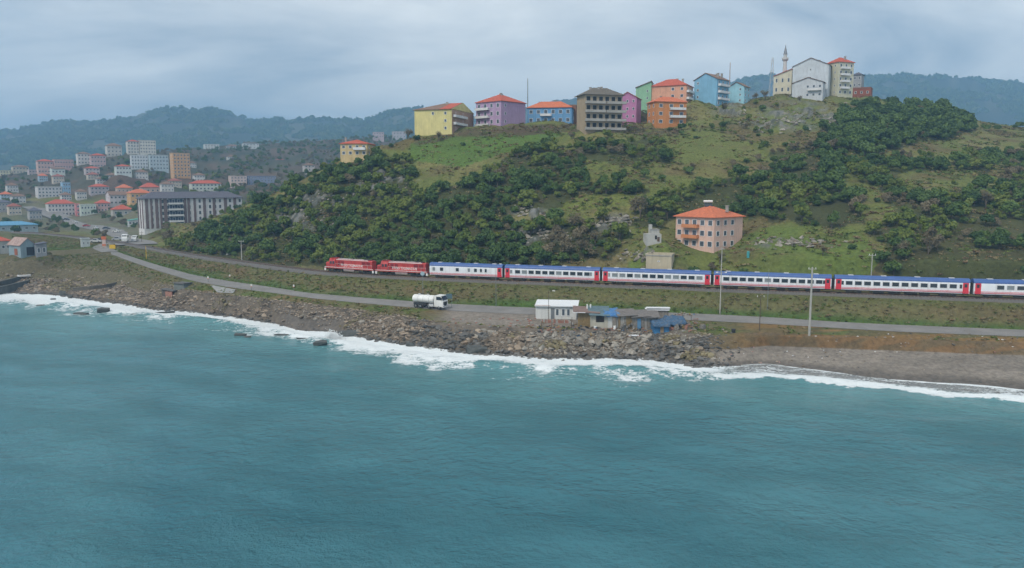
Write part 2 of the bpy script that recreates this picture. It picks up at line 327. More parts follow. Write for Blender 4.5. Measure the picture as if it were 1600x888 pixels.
# grass on the hill
gr = sstep(9, 9.6, GK)
col = mixc(col, (.120, .138, .038), gr)
col = mixc(col, (.165, .150, .058), gr * sstep(.45, .7, n_a) * .9)
col = mixc(col, (.12, .085, .045), gr * sstep(.52, .7, fbm(GX / 22, GY / 8, 4, 21)) * .7)
# bright green field under the hilltop houses, heath above it
fld = inpoly(GPX, GPY, [(640, 250), (640, 228), (720, 214), (860, 205), (880, 212), (790, 240), (720, 262)]) * gr
col = mixc(col, (.075, .135, .025), fld * .85)
heath = inpoly(GPX, GPY, [(615, 240), (680, 214), (770, 198), (900, 194), (1060, 196), (1060, 212), (880, 208), (720, 218), (640, 232)]) * gr
col = mixc(col, (.075, .05, .038), heath * sstep(.3, .5, n_b) * .8)
bench = inpoly(GPX, GPY, [(830, 320), (900, 303), (1010, 298), (1050, 312), (960, 325), (860, 330)]) * gr
col = mixc(col, (.125, .145, .035), bench * .8)
mead = inpoly(GPX, GPY, [(1160, 345), (1330, 352), (1380, 400), (1360, 430), (990, 430), (980, 412), (1040, 395), (1150, 392)]) * gr
col = mixc(col, (.10, .14, .03), mead * sstep(.35, .6, n_a) * .9)
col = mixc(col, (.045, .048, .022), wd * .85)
col = mixc(col, (.17, .17, .16), np.clip(rkn * 1.3, 0, 1)); col = mixc(col, (.07, .075, .06), np.clip(rkn, 0, 1) * sstep(.45, .58, fbm(GX / 1.6, GY / 1.6, 3, 14)))
# town and hills beyond
tw = sstep(13.2, 14.2, GK) * (GK < 18); col = mixc(col, (.075, .07, .045), tw); col = mixc(col, (.04, .05, .03), tw * sstep(.45, .6, n_c)); col = mixc(col, (.12, .08, .06), tw * sstep(.5, .62, fbm(GX / 60, GY / 25, 4, 51)) * .8)
flat_town = sstep(10, 10.4, GK) * (GK < 13) * (GPX < 235); col = mixc(col, (.13, .12, .11), flat_town * .5)
far = sstep(17.6, 18.4, GK); col = mixc(col, (.032, .045, .028), far); col = mixc(col, (.085, .085, .045), far * sstep(.46, .62, fbm(GX / 70, GY / 140, 5, 61)))
# between the water and the railway
k = GK
bankz = (k > 3) & (k <= 4); emb = (k > 5) & (k <= 7.1)
dirt = bankz * sstep(660, 710, GPX) * (1 - sstep(1040, 1110, GPX))
col = mixc(col, (.205, .178, .150), dirt * 1.0)
olive = bankz * (1 - dirt); col = mixc(col, (.14, .105, .05), olive * sstep(.45, .62, n_a)); col = mixc(col, (.085, .11, .03), olive * sstep(.5, .66, fbm(GX / 11, GY / 4, 3, 91)) * .9)
col = mixc(col, (.060, .105, .024), emb * (1 - sstep(6.0, 6.5, k + (n_a - .5) * .5)))
col = mixc(col, (.118, .112, .048), emb * sstep(6.15, 6.45, k + (n_a - .5) * .8)); col = mixc(col, (.15, .095, .055), emb * .7 * sstep(.55, .72, n_c * .5 + n_a * .5) * sstep(6.2, 6.5, k)); col = mixc(col, (.095, .10, .035), emb * sstep(6.65, 6.95, k + (n_b - .5) * .4))
# shore
rub = (k <= 3.05) * (1 - sstep(1070, 1160, GPX + 60 * (n_a - .5))); col = mixc(col, (.15, .125, .098), rub * 1.0); col = mixc(col, (.085, .072, .058), rub * sstep(.5, .65, n_b))
pocket = (k < 2.5) * sstep(425, 450, GPX) * (1 - sstep(520, 545, GPX)); col = mixc(col, (.13, .115, .10), pocket * 1.0)
sand = (k <= 2.05) * sstep(1060, 1130, GPX + 50 * (n_a - .5)); col = mixc(col, (.22, .192, .162), sand * 1.0); col = mixc(col, (.19, .166, .14), sand * sstep(.45, .6, fbm(GX / 22, GY / 2, 3, 71)))
wet = sand * (1 - sstep(1.12, 1.32, k + (n_a - .5) * .15)); col = mixc(col, (.12, .106, .092), wet * .9)
blf = (k > 2.0) * (k <= 3.25) * sstep(1080, 1190, GPX + 60 * (n_a - .5)) * .85; col = mixc(col, (.185, .108, .052), blf * 1.0); col = mixc(col, (.125, .095, .055), blf * sstep(.42, .58, fbm(GX / 5, GY / 1.2, 3, 81)))
blf2 = bankz * sstep(1120, 1200, GPX); col = mixc(col, (.19, .12, .05), blf2 * sstep(.5, .62, fbm(GX / 14, GY / 3, 3, 82)))
leftb = (k > 2.2) * (k < 5) * (1 - sstep(230, 290, GPX)); col = mixc(col, (.115, .10, .055), leftb * .8); col = mixc(col, (.08, .085, .035), leftb * sstep(.5, .62, fbm(GX / 16, GY / 5, 3, 83)) * .8)
col *= (0.82 + .36 * n_b)[..., None]
COLV = np.clip(col, 0.005, .6)

def ground_mat(name, rough=.95):
    m = bpy.data.materials.new(name); m.use_nodes = True; t = m.node_tree; n = t.nodes; b = n['Principled BSDF']
    b.inputs['Roughness'].default_value = rough; b.inputs['Specular IOR Level'].default_value = .15
    a = n.new('ShaderNodeAttribute'); a.attribute_name = 'cover'
    g = n.new('ShaderNodeNewGeometry')
    nz = n.new('ShaderNodeTexNoise'); nz.inputs['Scale'].default_value = 1.1; nz.inputs['Detail'].default_value = 7; nz.inputs['Roughness'].default_value = .7
    t.links.new(g.outputs['Position'], nz.inputs['Vector'])
    mr = n.new('ShaderNodeMapRange'); mr.inputs[1].default_value = .3; mr.inputs[2].default_value = .7; mr.inputs[3].default_value = .6; mr.inputs[4].default_value = 1.35
    t.links.new(nz.outputs[0], mr.inputs[0])
    mm = n.new('ShaderNodeMix'); mm.data_type = 'RGBA'; mm.blend_type = 'MULTIPLY'; mm.inputs[0].default_value = 1
    t.links.new(a.outputs['Color'], mm.inputs[6]); t.links.new(mr.outputs[0], mm.inputs[7]); t.links.new(mm.outputs[2], b.inputs['Base Color'])
    bn = n.new('ShaderNodeBump'); bn.inputs['Strength'].default_value = .7; bn.inputs['Distance'].default_value = .35
    t.links.new(nz.outputs[0], bn.inputs['Height']); t.links.new(bn.outputs[0], b.inputs['Normal'])
    return m
GM = ground_mat('earth_and_grass')
GV = np.stack([GX, GY, GZ], -1)
def strip(name, k0, k1, c0=0, c1=NCOL):
    r = np.where((GK[:, 0] >= k0 - 1e-6) & (GK[:, 0] <= k1 + 1e-6))[0]; r0, r1 = r[0], r[-1] + 1
    V = GV[r0:r1, c0:c1]; me = grid_mesh(name, V, r1 - r0, c1 - c0, GM, {'cover': COLV[r0:r1, c0:c1].reshape(-1, 3)})
    return tag(link(name, me), kind='structure')
# ------------------------------------------------------------------ road along the shore, street into the town, railway bed
def poly_ribbon(name, pts, width, m, lift=.06, kerb=0):
    """a flat band of constant width along world points (x, y, z)"""
    P = np.array(pts); n = len(P); T = np.gradient(P[:, :2], axis=0); T /= np.linalg.norm(T, axis=1)[:, None]; Nn = np.stack([-T[:, 1], T[:, 0]], 1)
    V = np.zeros((5, n, 3))
    for i, o in enumerate((-.5, -.25, 0, .25, .5)):
        V[i, :, :2] = P[:, :2] + Nn * width * o; V[i, :, 2] = P[:, 2] + lift + .05 * (1 - abs(o) * 2)
    return tag(link(name, grid_mesh(name, V, 5, n, m)), kind='structure')
def resample(P, step):
    P = np.array(P, float); d = np.r_[0, np.cumsum(np.linalg.norm(np.diff(P, axis=0), axis=1))]; t = np.arange(0, d[-1], step)
    return np.stack([np.interp(t, d, P[:, i]) for i in range(P.shape[1])], 1)
ASPH = mat('worn_asphalt', (.215, .205, .195), .9, .16, .25, .2, stain=(.15, .145, .14))
sel = (S_GRID > -.50) & (S_GRID < .85)
ra = np.array([ROADN[0], ROADF[0], ROADN[1], ROADF[1]])[:, sel]; ss = S_GRID[sel]
V = np.zeros((4, len(ss), 3))
for i, t in enumerate((0.0, .33, .67, 1.0)):
    yy = ra[0] * (1 - t) + ra[1] * t; V[i, :, 1] = yy; V[i, :, 0] = yy * ss; V[i, :, 2] = ra[2] * (1 - t) + ra[3] * t + .06 + (.04 if 0 < t < 1 else 0)
V[0, :, 1] += .25
tag(link('coast_road', grid_mesh('coast_road', V, 4, len(ss), ASPH)), kind='structure')
def gpt(px, py, z): p = atz(px, py, z); return (p[0], p[1], z)
st = [gpt(214, 384, 9.9), gpt(208, 377, 9.6), gpt(200, 368, 9.0), gpt(170, 359, 8.5), gpt(130, 351.5, 8.3), gpt(85, 345, 8.2), gpt(50, 341, 8.4)]
def draped(P, lift): return [(x, y, ground(x, y) + lift) for x, y, *_ in P]
STREET = draped(resample(st, 4), .12)
poly_ribbon('town_street', STREET, 16, ASPH, .12)
st2 = draped(resample([gpt(172, 394, 9.8), gpt(160, 389, 10.0), gpt(157, 385, 10.1), gpt(168, 381, 10.1), gpt(190, 379, 9.9), gpt(204, 377, 9.7)], 3), .12)
poly_ribbon('crossing_apron', st2, 6, ASPH, .05)
# ballast bed: a raised shoulder following the line
BAL = mat('ballast_stone', (.13, .122, .115), .95, .35, 6, .1)
sel = (S_GRID > -.62) & (S_GRID < .86)
TX = (S_GRID * TRK[0])[sel]; TY = TRK[0][sel]
TRACK = resample(np.stack([TX, TY], 1), 1.5)
T = np.gradient(TRACK, axis=0); T /= np.linalg.norm(T, axis=1)[:, None]; TN = np.stack([-T[:, 1], T[:, 0]], 1)
prof = [(-2.75, 9.75), (-1.75, 10.52), (1.75, 10.52), (2.85, 9.75)]
V = np.zeros((4, len(TRACK), 3))
for i, (o, z) in enumerate(prof): V[i, :, :2] = TRACK + TN * o; V[i, :, 2] = z
tag(link('ballast_bed', grid_mesh('ballast_bed', V, 4, len(TRACK), BAL, smooth=False)), kind='structure')
RAILM = mat('rusty_rail', (.12, .08, .06), .5, .2, 2, .5, metal=.6)
trk = tag(link('railway_track', None), kind='structure')
for o in (-.75, .75):
    p = TRACK + TN * o; V = np.zeros((4, len(p), 3))
    for i, (dx, z) in enumerate([(-.06, 10.56), (-.04, 10.8), (.04, 10.8), (.06, 10.56)]): V[i, :, :2] = p + TN * dx; V[i, :, 2] = z
    link('rail', grid_mesh('rail', V, 4, len(p), RAILM, smooth=False), trk)
b = MB(); SLM = mat('concrete_sleeper', (.22, .21, .19), .9, .2, 3)
for i in range(0, len(TRACK) - 1):
    for h in (0, .5):
        c = TRACK[i] * (1 - h) + TRACK[i + 1] * h; b.box((c[0], c[1], 10.52), (.26, 2.5, .12), 0, math.atan2(T[i][1], T[i][0]))
o = b.build('sleepers', SLM, trk); o['kind'] = 'stuff'

# ------------------------------------------------------------------ sea
def sea_mat():
    m = bpy.data.materials.new('sea_water'); m.use_nodes = True; t = m.node_tree; n = t.nodes; b = n['Principled BSDF']; lk = t.links.new
    g = n.new('ShaderNodeNewGeometry')
    def nz(scale, det, sx=1, sy=1, rot=0, rough=.55):
        mp = n.new('ShaderNodeMapping'); mp.inputs['Scale'].default_value = (sx, sy, 1); mp.inputs['Rotation'].default_value = (0, 0, rot); lk(g.outputs['Position'], mp.inputs[0])
        q = n.new('ShaderNodeTexNoise'); q.inputs['Scale'].default_value = scale; q.inputs['Detail'].default_value = det; q.inputs['Roughness'].default_value = rough; lk(mp.outputs[0], q.inputs[0]); return q.outputs[0]
    def mrange(v, a, b_, c=0, d=1):
        q = n.new('ShaderNodeMapRange'); q.interpolation_type = 'SMOOTHSTEP'; lk(v, q.inputs[0])
        for i, x in zip((1, 2, 3, 4), (a, b_, c, d)):
            if hasattr(x, 'links'): lk(x, q.inputs[i])
            else: q.inputs[i].default_value = x
        return q.outputs[0]
    def mathn(op, a, b_=None):
        q = n.new('ShaderNodeMath'); q.operation = op
        for i, x in enumerate((a, b_)):
            if x is None: continue
            if hasattr(x, 'links'): lk(x, q.inputs[i])
            else: q.inputs[i].default_value = x
        return q.outputs[0]
    def mixn(f, a, b_):
        q = n.new('ShaderNodeMix'); q.data_type = 'RGBA'
        for i, x in ((0, f), (6, a), (7, b_)):
            if hasattr(x, 'links'): lk(x, q.inputs[i])
            else: q.inputs[i].default_value = x if i == 0 else (*x, 1)
        return q.outputs[2]
    foam = n.new('ShaderNodeAttribute'); foam.attribute_name = 'foam'; fo = foam.outputs['Fac']
    shal = n.new('ShaderNodeAttribute'); shal.attribute_name = 'shallow'; sh = shal.outputs['Fac']
    big = nz(.012, 4, 1, 1.6, .3)
    deep = mixn(mrange(big, .35, .65), (.026, .128, .162), (.048, .168, .204))
    swa = n.new('ShaderNodeAttribute'); swa.attribute_name = 'swash'; wcol = mixn(swa.outputs['Fac'], mixn(sh, deep, (.10, .26, .275)), (.24, .25, .245))
    lace = mathn('ADD', mathn('MULTIPLY', nz(.5, 7, 1, 1.5, .35, .7), .62), mathn('MULTIPLY', nz(2.2, 4, 1, 1, 0, .6), .38))
    thr = mathn('SUBTRACT', .74, mathn('MULTIPLY', fo, .5))
    fm = mrange(lace, thr, mathn('ADD', thr, .12)); fm = mathn('MULTIPLY', fm, mrange(fo, .02, .12))
    base = mixn(fm, wcol, (.72, .76, .77))
    lk(base, b.inputs['Base Color'])
    lk(mathn('ADD', mathn('MULTIPLY', fm, .6), .16), b.inputs['Roughness']); b.inputs['IOR'].default_value = 1.33; b.inputs['Specular IOR Level'].default_value = .5
    gust = mrange(nz(.03, 3, 1, 1.6, .25), .38, .64, .25, 1.25)
    w1 = nz(.8, 4, 1, 1.0, .3, .6); w2 = nz(2.4, 4, 1, .9, -.3, .65); w3 = nz(.22, 3, 1, 1.3, .5, .5)
    hgt = mathn('ADD', mathn('ADD', mathn('MULTIPLY', w1, .52), mathn('MULTIPLY', w3, .72)), mathn('MULTIPLY', mathn('MULTIPLY', w2, .34), gust))
    hgt = mathn('ADD', hgt, mathn('MULTIPLY', fm, .12))
    bn = n.new('ShaderNodeBump'); bn.inputs['Strength'].default_value = 1.0; bn.inputs['Distance'].default_value = 1.0; lk(hgt, bn.inputs['Height']); lk(bn.outputs[0], b.inputs['Normal'])
    return m
nr, nc = 640, 560
s_w = np.linspace(-.9, .9, nc); shY = np.interp(s_w, S_GRID, SHORE[0]); foY = np.interp(s_w, S_GRID, FOAMO[0])
u = np.linspace(0, 1, nr)[:, None]; inv = (1 / 30.0) * (1 - u) + (1 / (shY[None, :] + 5)) * u
WY = 1 / inv; WX = WY * s_w[None, :]; d_sh = shY[None, :] - WY; wid = np.maximum(shY - foY, 2)[None, :]
rt = d_sh / wid
wz = .12 * np.sin((WX * .45 + WY * .9) * 2 * math.pi / 13 + 7 * fbm(WX / 25, WY / 25, 3, 4)) + .16 * (fbm(WX / 5, WY / 7, 3, 6) - .5) * 2
nzf = fbm(WX / 7, WY / 4, 4, 17); ed = fbm(WX / 16, WY / 16, 3, 18)
rt2 = rt + (ed - .5) * .7 + (nzf - .5) * .4
right = sstep(.22, .3, s_w)[None, :]
bre = np.exp(-((rt - .62) / .16) ** 2) * sstep(.2, .5, ed)
wz = wz * np.clip(.35 + rt * .5, .12, 1) + .55 * bre * (1 - .3 * right)
fo_left = 1 - sstep(.55, 1.75, rt2); fo_left = fo_left * (1.0 + .9 * (nzf - .5))
fo_right = np.exp(-((rt2 - .86) / .16) ** 2) * .95 + .60 * (1 - sstep(.6, .9, rt2)) * (.75 + .9 * (nzf - .4)) + .5 * np.exp(-((rt + .02 + (ed - .5) * .25) / .05) ** 2)
ed2 = fbm(WX / 5, WY / 7, 4, 37); ed3 = fbm(WX / 1.6, WY / 2.2, 3, 38)
fo_left = (1.02 - .5 * sstep(.15, 1.0, rt2)) * (1 - sstep(.95, 1.5, rt2)) + .75 * (ed2 - .5) * sstep(.1, .5, rt) * (1 - sstep(1.1, 1.5, rt2)) + .35 * (ed3 - .5) * (1 - sstep(1.1, 1.4, rt2))
foamv = np.clip(fo_left * (1 - right) + fo_right * right, 0, 1.1)
foamv = np.maximum(foamv, .55 * sstep(.54, .72, fbm(WX / 12, WY / 5, 4, 29)) * (1 - sstep(1.0, 2.4, rt)))
shal = np.clip((1 - sstep(.6, 3.2, rt2)) * .75 + .35 * (1 - sstep(2, 9, rt)) * (fbm(WX / 45, WY / 45, 3, 33)) + .25 * sstep(-.25, -.6, s_w)[None, :] * (1 - sstep(3, 10, rt)), 0, 1)
me = grid_mesh('sea', np.stack([WX, WY, wz], -1), nr, nc, sea_mat(), {'foam': foamv.reshape(-1), 'shallow': shal.reshape(-1), 'swash': (right * (1 - sstep(.55, .85, rt2))).reshape(-1)})
tag(link('sea', me), kind='structure')

# ------------------------------------------------------------------ haze: one even box of pale air round everything
hb = MB().box((0, 2250, 225), (13000, 7100, 470))
hz = hb.build('haze', []); tag(hz, 'pale blue haze in the air over sea and hills', None, None, 'stuff'); hz.display_type = 'WIRE'
hm = bpy.data.materials.new('haze_air'); hm.use_nodes = True; hn = hm.node_tree.nodes; hn.remove(hn['Principled BSDF'])
pv = hn.new('ShaderNodeVolumePrincipled'); pv.inputs['Color'].default_value = (.34, .65, 1.0, 1); pv.inputs['Density'].default_value = HAZE_D = .00031
hm.node_tree.links.new(pv.outputs[0], hn['Material Output'].inputs['Volume']); hz.data.materials.append(hm)

# ------------------------------------------------------------------ train
def ends(a, b): return atz(a[0], a[1], RAIL_Z), atz(b[0], b[1], RAIL_Z)
def on_track(p):
    i = int(np.argmin(np.hypot(TRACK[:, 0] - p[0], TRACK[:, 1] - p[1]))); return TRACK[i]
tnodes = [(512, 424), (587.5, 429), (671.5, 433), (789, 437.4), (943.5, 442.9), (1112, 449.3), (1303.5, 456.3), (1509.5, 463.6), (1745, 470.5)]
TP = [on_track(atz(x, y, RAIL_Z)) for x, y in tnodes]
CW = mat('coach_white', (.74, .75, .78), .45, .06, .6, .4, stain=(.50, .48, .46)); CBL = mat('coach_roof_blue', (.05, .11, .30), .5, .12, .7, .4, stain=(.04, .085, .22))
CRD = mat('coach_red', (.60, .03, .05), .45, .08, .7, .4); CGL = mat('dark_glass', (.022, .028, .036), .12, .1, 1, .6); UND = mat('underframe_grime', (.035, .033, .032), .85, .3, 2)
CGR = mat('grey_rubber', (.03, .03, .032), .9, .1, 2); LGY = mat('light_grey_paint', (.50, .51, .52), .5, .1, 1); STL = mat('wheel_steel', (.07, .065, .06), .5, .2, 3, .5, metal=.5)
def wheel_mesh():
    b = MB(); b.tube((0, -.07, 0), (0, .07, 0), .46, n=16); b.tube((0, -.09, 0), (0, .09, 0), .16, n=10); return b.mesh('wheel', STL)
WHEEL = wheel_mesh()
def bogie_mesh():
    b = MB()
    for y in (-1.05, 1.05):
        b.ext([(-1.75, .42), (-1.4, .62), (-.7, .62), (-.45, .42), (.45, .42), (.7, .62), (1.4, .62), (1.75, .42), (1.6, .32), (-1.6, .32)], y - .09, y + .09, 0, 'y')
        b.box((-1.25, y * 1.06, .48), (.3, .16, .34)); b.box((1.25, y * 1.06, .48), (.3, .16, .34)); b.tube((0, y, .3), (0, y, .8), .22, n=8)
    b.box((0, 0, .62), (.5, 2.1, .25)); return b.mesh('bogie', UND)
BOGIE = bogie_mesh()
def bogie(parent, x, axles=(-1.25, 1.25), sc=None):
    o = link('bogie', BOGIE, parent, (x, 0, 0), scale=sc)
    for a in axles:
        for y in (-.76, .76): link('wheel', WHEEL, o, (a / (sc[0] if sc else 1), y, .46), scale=(1 / (sc[0] if sc else 1), 1, 1))
WIN_M = {}
def win_mesh(w, h, frame, glass, key, ft=.07, proud=.05):
    k = (round(w, 2), round(h, 2), key)
    if k in WIN_M: return WIN_M[k]
    b = MB()
    b.box((0, -proud / 2, h / 2 - ft / 2), (w, proud, ft)); b.box((0, -proud / 2, -h / 2 + ft / 2), (w, proud, ft))
    b.box((-w / 2 + ft / 2, -proud / 2, 0), (ft, proud, h - 2 * ft)); b.box((w / 2 - ft / 2, -proud / 2, 0), (ft, proud, h - 2 * ft))
    b.box((0, -.012, 0), (w - 2 * ft, .02, h - 2 * ft), 1)
    WIN_M[k] = b.mesh('window', [frame, glass]); return WIN_M[k]
def coach(p0, p1, name, label, wins, doors, gap=.35, seed=0):
    v = p1 - p0; Ln = float(np.linalg.norm(v)) - 2 * gap; rz = math.atan2(v[1], v[0]); mid = (p0 + p1) / 2
    t = thing(name, label, 'train coach', (mid[0], mid[1], RAIL_Z), rz, 'coaches of the passenger train')
    h = Ln / 2; hw = 1.42
    side = [(-hw + .10, .78), (-hw, 1.25), (-hw, 2.7), (-hw + .05, 3.32), (hw - .05, 3.32), (hw, 2.7), (hw, 1.25), (hw - .10, .78)]
    MB().ext(side, -h, h).build('body', CW, t)
    roof = [(-hw + .02, 3.18), (-hw + .05, 3.40), (-hw + .22, 3.72), (-.85, 3.95), (0, 4.06), (.85, 3.95), (hw - .22, 3.72), (hw - .05, 3.40), (hw - .02, 3.18)]
    ro = MB().ext(roof, -h - .02, h + .02).build('roof', CBL, t)
    for i in range(4): MB().box((-h * .75 + i * h * .5, 0, 4.06), (1.1, .9, .16)).build('roof_vent', LGY, ro)
    MB().box((0, 0, .68), (Ln - .3, 2.3, .26)).build('underframe', UND, t)
    b = MB(); rnd = random.Random(seed)
    for x in (-4.5, -1.2, 2.2, 5.0):
        b2 = MB().box((x, -.75 + .05 * rnd.random(), .48), (1.6 + rnd.random(), .7, .45)); b2.build('equipment_box', UND, t)
    for z, zh in ((1.34, .09), (1.06, .13)):
        MB().box((0, -hw - .005, z), (Ln - .05, .03, zh)).build('red_stripe', CRD, t)
    for sx in (-h * .70, h * .70): bogie(t, sx)
    for e in (-1, 1):
        MB().box((e * (h + gap * .45), 0, 2.05), (gap * .9, 1.7, 2.3)).build('gangway_bellows', CGR, t)
        for y in (-.85, .85): MB().tube((e * h, y, .95), (e * (h + gap * .9), y, .95), .1, .2).build('buffer', UND, t)
    for u in doors:
        x = u * h
        d = MB().box((x, -hw - .02, 2.0), (1.15, .07, 2.35)).build('door', CRD, t)
        MB().box((x, -hw - .065, 2.55), (.55, .02, .75)).build('door_window', CGL, d)
        MB().box((x, -hw - .10, .72), (1.0, .25, .12)).build('step', UND, d)
    for (u, ww, g) in wins:
        link('window', win_mesh(ww, .98, LGY, g, g.name), t, (u * h, -hw, 2.36))
    return t
CGL2 = mat('blind_drawn_glass', (.20, .22, .23), .3, .15, 1, .5)
def row(n, a, b, w, alt=()): return [(a + (b - a) * i / (n - 1), w, CGL2 if i in alt else CGL) for i in range(n)]
coach(TP[2], TP[3], 'generator_van', 'white windowless-ended van coach right behind the red locomotives', [(-.88, .8, CGL2), (-.66, 1.0, CGL), (-.22, .95, CGL), (.10, .7, CGL2), (.28, .9, CGL), (.43, .65, CGL), (.56, .65, CGL)], [.93], seed=1)
coach(TP[3], TP[4], 'passenger_coach', 'white coach with blue roof above and left of the white flat-roofed shack', row(11, -.72, .74, 1.45, (1, 6)) + [(-.86, .7, CGL2), (.82, .6, CGL2)], [-.94, .94], seed=2)
coach(TP[4], TP[5], 'passenger_coach', 'white coach with blue roof running above the blue tarpaulin shacks', row(12, -.76, .80, 1.5, (0, 1, 3, 7, 8, 11)) + [(-.87, .5, CGL2)], [-.94, .94], seed=3)
coach(TP[5], TP[6], 'passenger_coach', 'white coach with blue roof behind the tall concrete pole', row(12, -.78, .80, 1.5, (5,)) + [(.88, .6, CGL)], [-.94, .94], seed=4)
coach(TP[6], TP[7], 'passenger_coach', 'second white coach from the right edge, dark windows above the sandy beach', row(12, -.78, .76, 1.5) + [(-.88, .6, CGL), (.87, .6, CGL)], [-.94, .94], seed=5)
coach(TP[7], TP[8], 'passenger_coach', 'white coach at the rear, cut off by the right edge', row(11, -.62, .80, 1.5, (1,)), [-.94, .94], seed=6)

LRED = mat('loco_red', (.44, .05, .045), .42, .12, .6, .4, stain=(.22, .02, .022)); LDR = mat('loco_dark_red', (.20, .018, .022), .55, .15, 1); LWH = mat('loco_white', (.74, .72, .70), .5, .06, 1)
LGR = mat('loco_roof_grey', (.42, .36, .35), .6, .15, 1, stain=(.2, .15, .15)); TNK = mat('fuel_tank_paint', (.30, .24, .23), .6, .2, 1)
def loco(p0, p1, label, gap=.3):
    v = p1 - p0; Ln = float(np.linalg.norm(v)) - 2 * gap; rz = math.atan2(v[1], v[0]); mid = (p0 + p1) / 2; h = Ln / 2
    t = thing('diesel_locomotive', label, 'locomotive', (mid[0], mid[1], RAIL_Z), rz, 'red diesel locomotives pulling the train')
    MB().box((0, 0, 1.25), (Ln, 2.75, .30)).build('running_deck', LRED, t)
    MB().box((0, -1.385, 1.42), (Ln - .1, .03, .12)).build('white_sill_stripe', LWH, t)
    # long hood with chamfered roof
    hood = [(-.95, 1.4), (-.95, 3.45), (-.6, 3.72), (.6, 3.72), (.95, 3.45), (.95, 1.4)]
    hd = MB().ext(hood, -h + 3.9, h - .7).build('long_hood', LRED, t)
    MB().box((.9, 0, 3.78), (Ln * .62, 1.25, .12)).build('roof_walkway', LGR, hd)
    MB().box((.9, -.86, 3.56), (Ln * .66, .20, .10), rx=-.6).build('roof_edge_stripe', LWH, hd)
    for i, x in enumerate((h - 2.0, h - 3.6)):
        MB().tube((x, 0, 3.72), (x, 0, 3.95), .62, n=14).build('radiator_fan', UND, hd)
        g = MB().box((x, -.965, 2.85), (1.35, .05, .85)).build('radiator_grille', LDR, hd)
    for x in (-h + 5.0, -h + 6.3): MB().box((x, -.965, 2.6), (.95, .05, 1.2)).build('air_intake_grille', LDR, hd)
    MB().tube((0.8, 0, 3.72), (0.8, 0, 4.0), .22, .18, 10).build('exhaust_stack', UND, hd)
    # cab and low nose
    cabp = [(-1.36, 1.4), (-1.36, 3.1), (-1.1, 3.75), (-.55, 3.98), (.55, 3.98), (1.1, 3.75), (1.36, 3.1), (1.36, 1.4)]
    cb_ = MB().ext(cabp, -h + 1.7, -h + 3.9).build('cab', LRED, t)
    for x in (-h + 2.35, -h + 3.25): MB().box((x, -1.375, 2.72), (.62, .05, .72)).build('side_window', CGL, cb_)
    for y in (-.62, .62): MB().box((-h + 1.68, y, 3.02), (.06, .95, .62)).build('windscreen', CGL, cb_)
    MB().box((-h + 2.8, 0, 4.02), (1.6, 1.8, .08)).build('cab_roof', LDR, cb_)
    MB().tube((-h + 2.2, .3, 4.0), (-h + 2.0, .3, 4.35), .1, .16).build('horn', UND, cb_)
    ns = MB().ext([(-1.1, 1.4), (-1.1, 2.5), (-.8, 2.75), (.8, 2.75), (1.1, 2.5), (1.1, 1.4)], -h + .35, -h + 1.7).build('short_nose', LRED, t)
    for y in (-.45, .45): MB().tube((-h + .36, y, 2.3), (-h + .28, y, 2.3), .14, n=10).build('headlight', LWH, ns)
    # white lettering panel band on the hood
    cu = bpy.data.curves.new('lettering', 'FONT'); cu.body = 'TCDD TAŞIMACILIK'; cu.size = .86; cu.extrude = .012; cu.align_x = 'CENTER'; cu.align_y = 'CENTER'; cu.offset = .012
    cu.materials.append(LWH); tmp = bpy.data.objects.new('tmp', cu); C.objects.link(tmp); dg = bpy.context.evaluated_depsgraph_get(); lm = bpy.data.meshes.new_from_object(tmp.evaluated_get(dg)); lm.name = 'lettering'; bpy.data.objects.remove(tmp); le = link('lettering', lm, t, (.9, -.985, 2.05)); le.rotation_euler = (math.pi / 2, 0, 0)
    MB().box((.9, -.962, 2.05), (7.6, .03, 1.0)).build('lettering_band', mat('loco_bright_red', (.60, .09, .08), .4, .06, 1), t)
    # rails along the deck
    for y in (-1.34,):
        b = MB(); b.tube((-h + 3.95, y, 2.45), (h - .3, y, 2.45), .022, n=5)
        for i in range(9): x = -h + 4.0 + (Ln - 4.4) * i / 8; b.tube((x, y, 1.4), (x, y, 2.45), .018, n=5)
        b.build('handrail', LWH, t)
    MB().ext([(-1.2, .45), (-1.3, .7), (-1.3, 1.05), (1.3, 1.05), (1.3, .7), (1.2, .45)], -1.9, 1.9).build('fuel_tank', TNK, t)
    for e in (-1, 1):
        MB().box((e * (h - .05), 0, .95), (.14, 2.6, .5)).build('buffer_beam', LRED, t)
        for y in (-.85, .85): MB().tube((e * h, y, 1.05), (e * (h + gap * .95), y, 1.05), .1, .22).build('buffer', UND, t)
        MB().box((e * (h - .15), -1.2, .75), (.5, .3, .7)).build('steps', LWH, t)
    bogie(t, -h + 3.2, (-1.7, 0, 1.7), (1.3, 1, 1)); bogie(t, h - 3.2, (-1.7, 0, 1.7), (1.3, 1, 1))
    return t
loco(TP[0], TP[1], 'leading red diesel locomotive at the left head of the train')
loco(TP[1], TP[2], 'second red diesel locomotive coupled to the first white van')

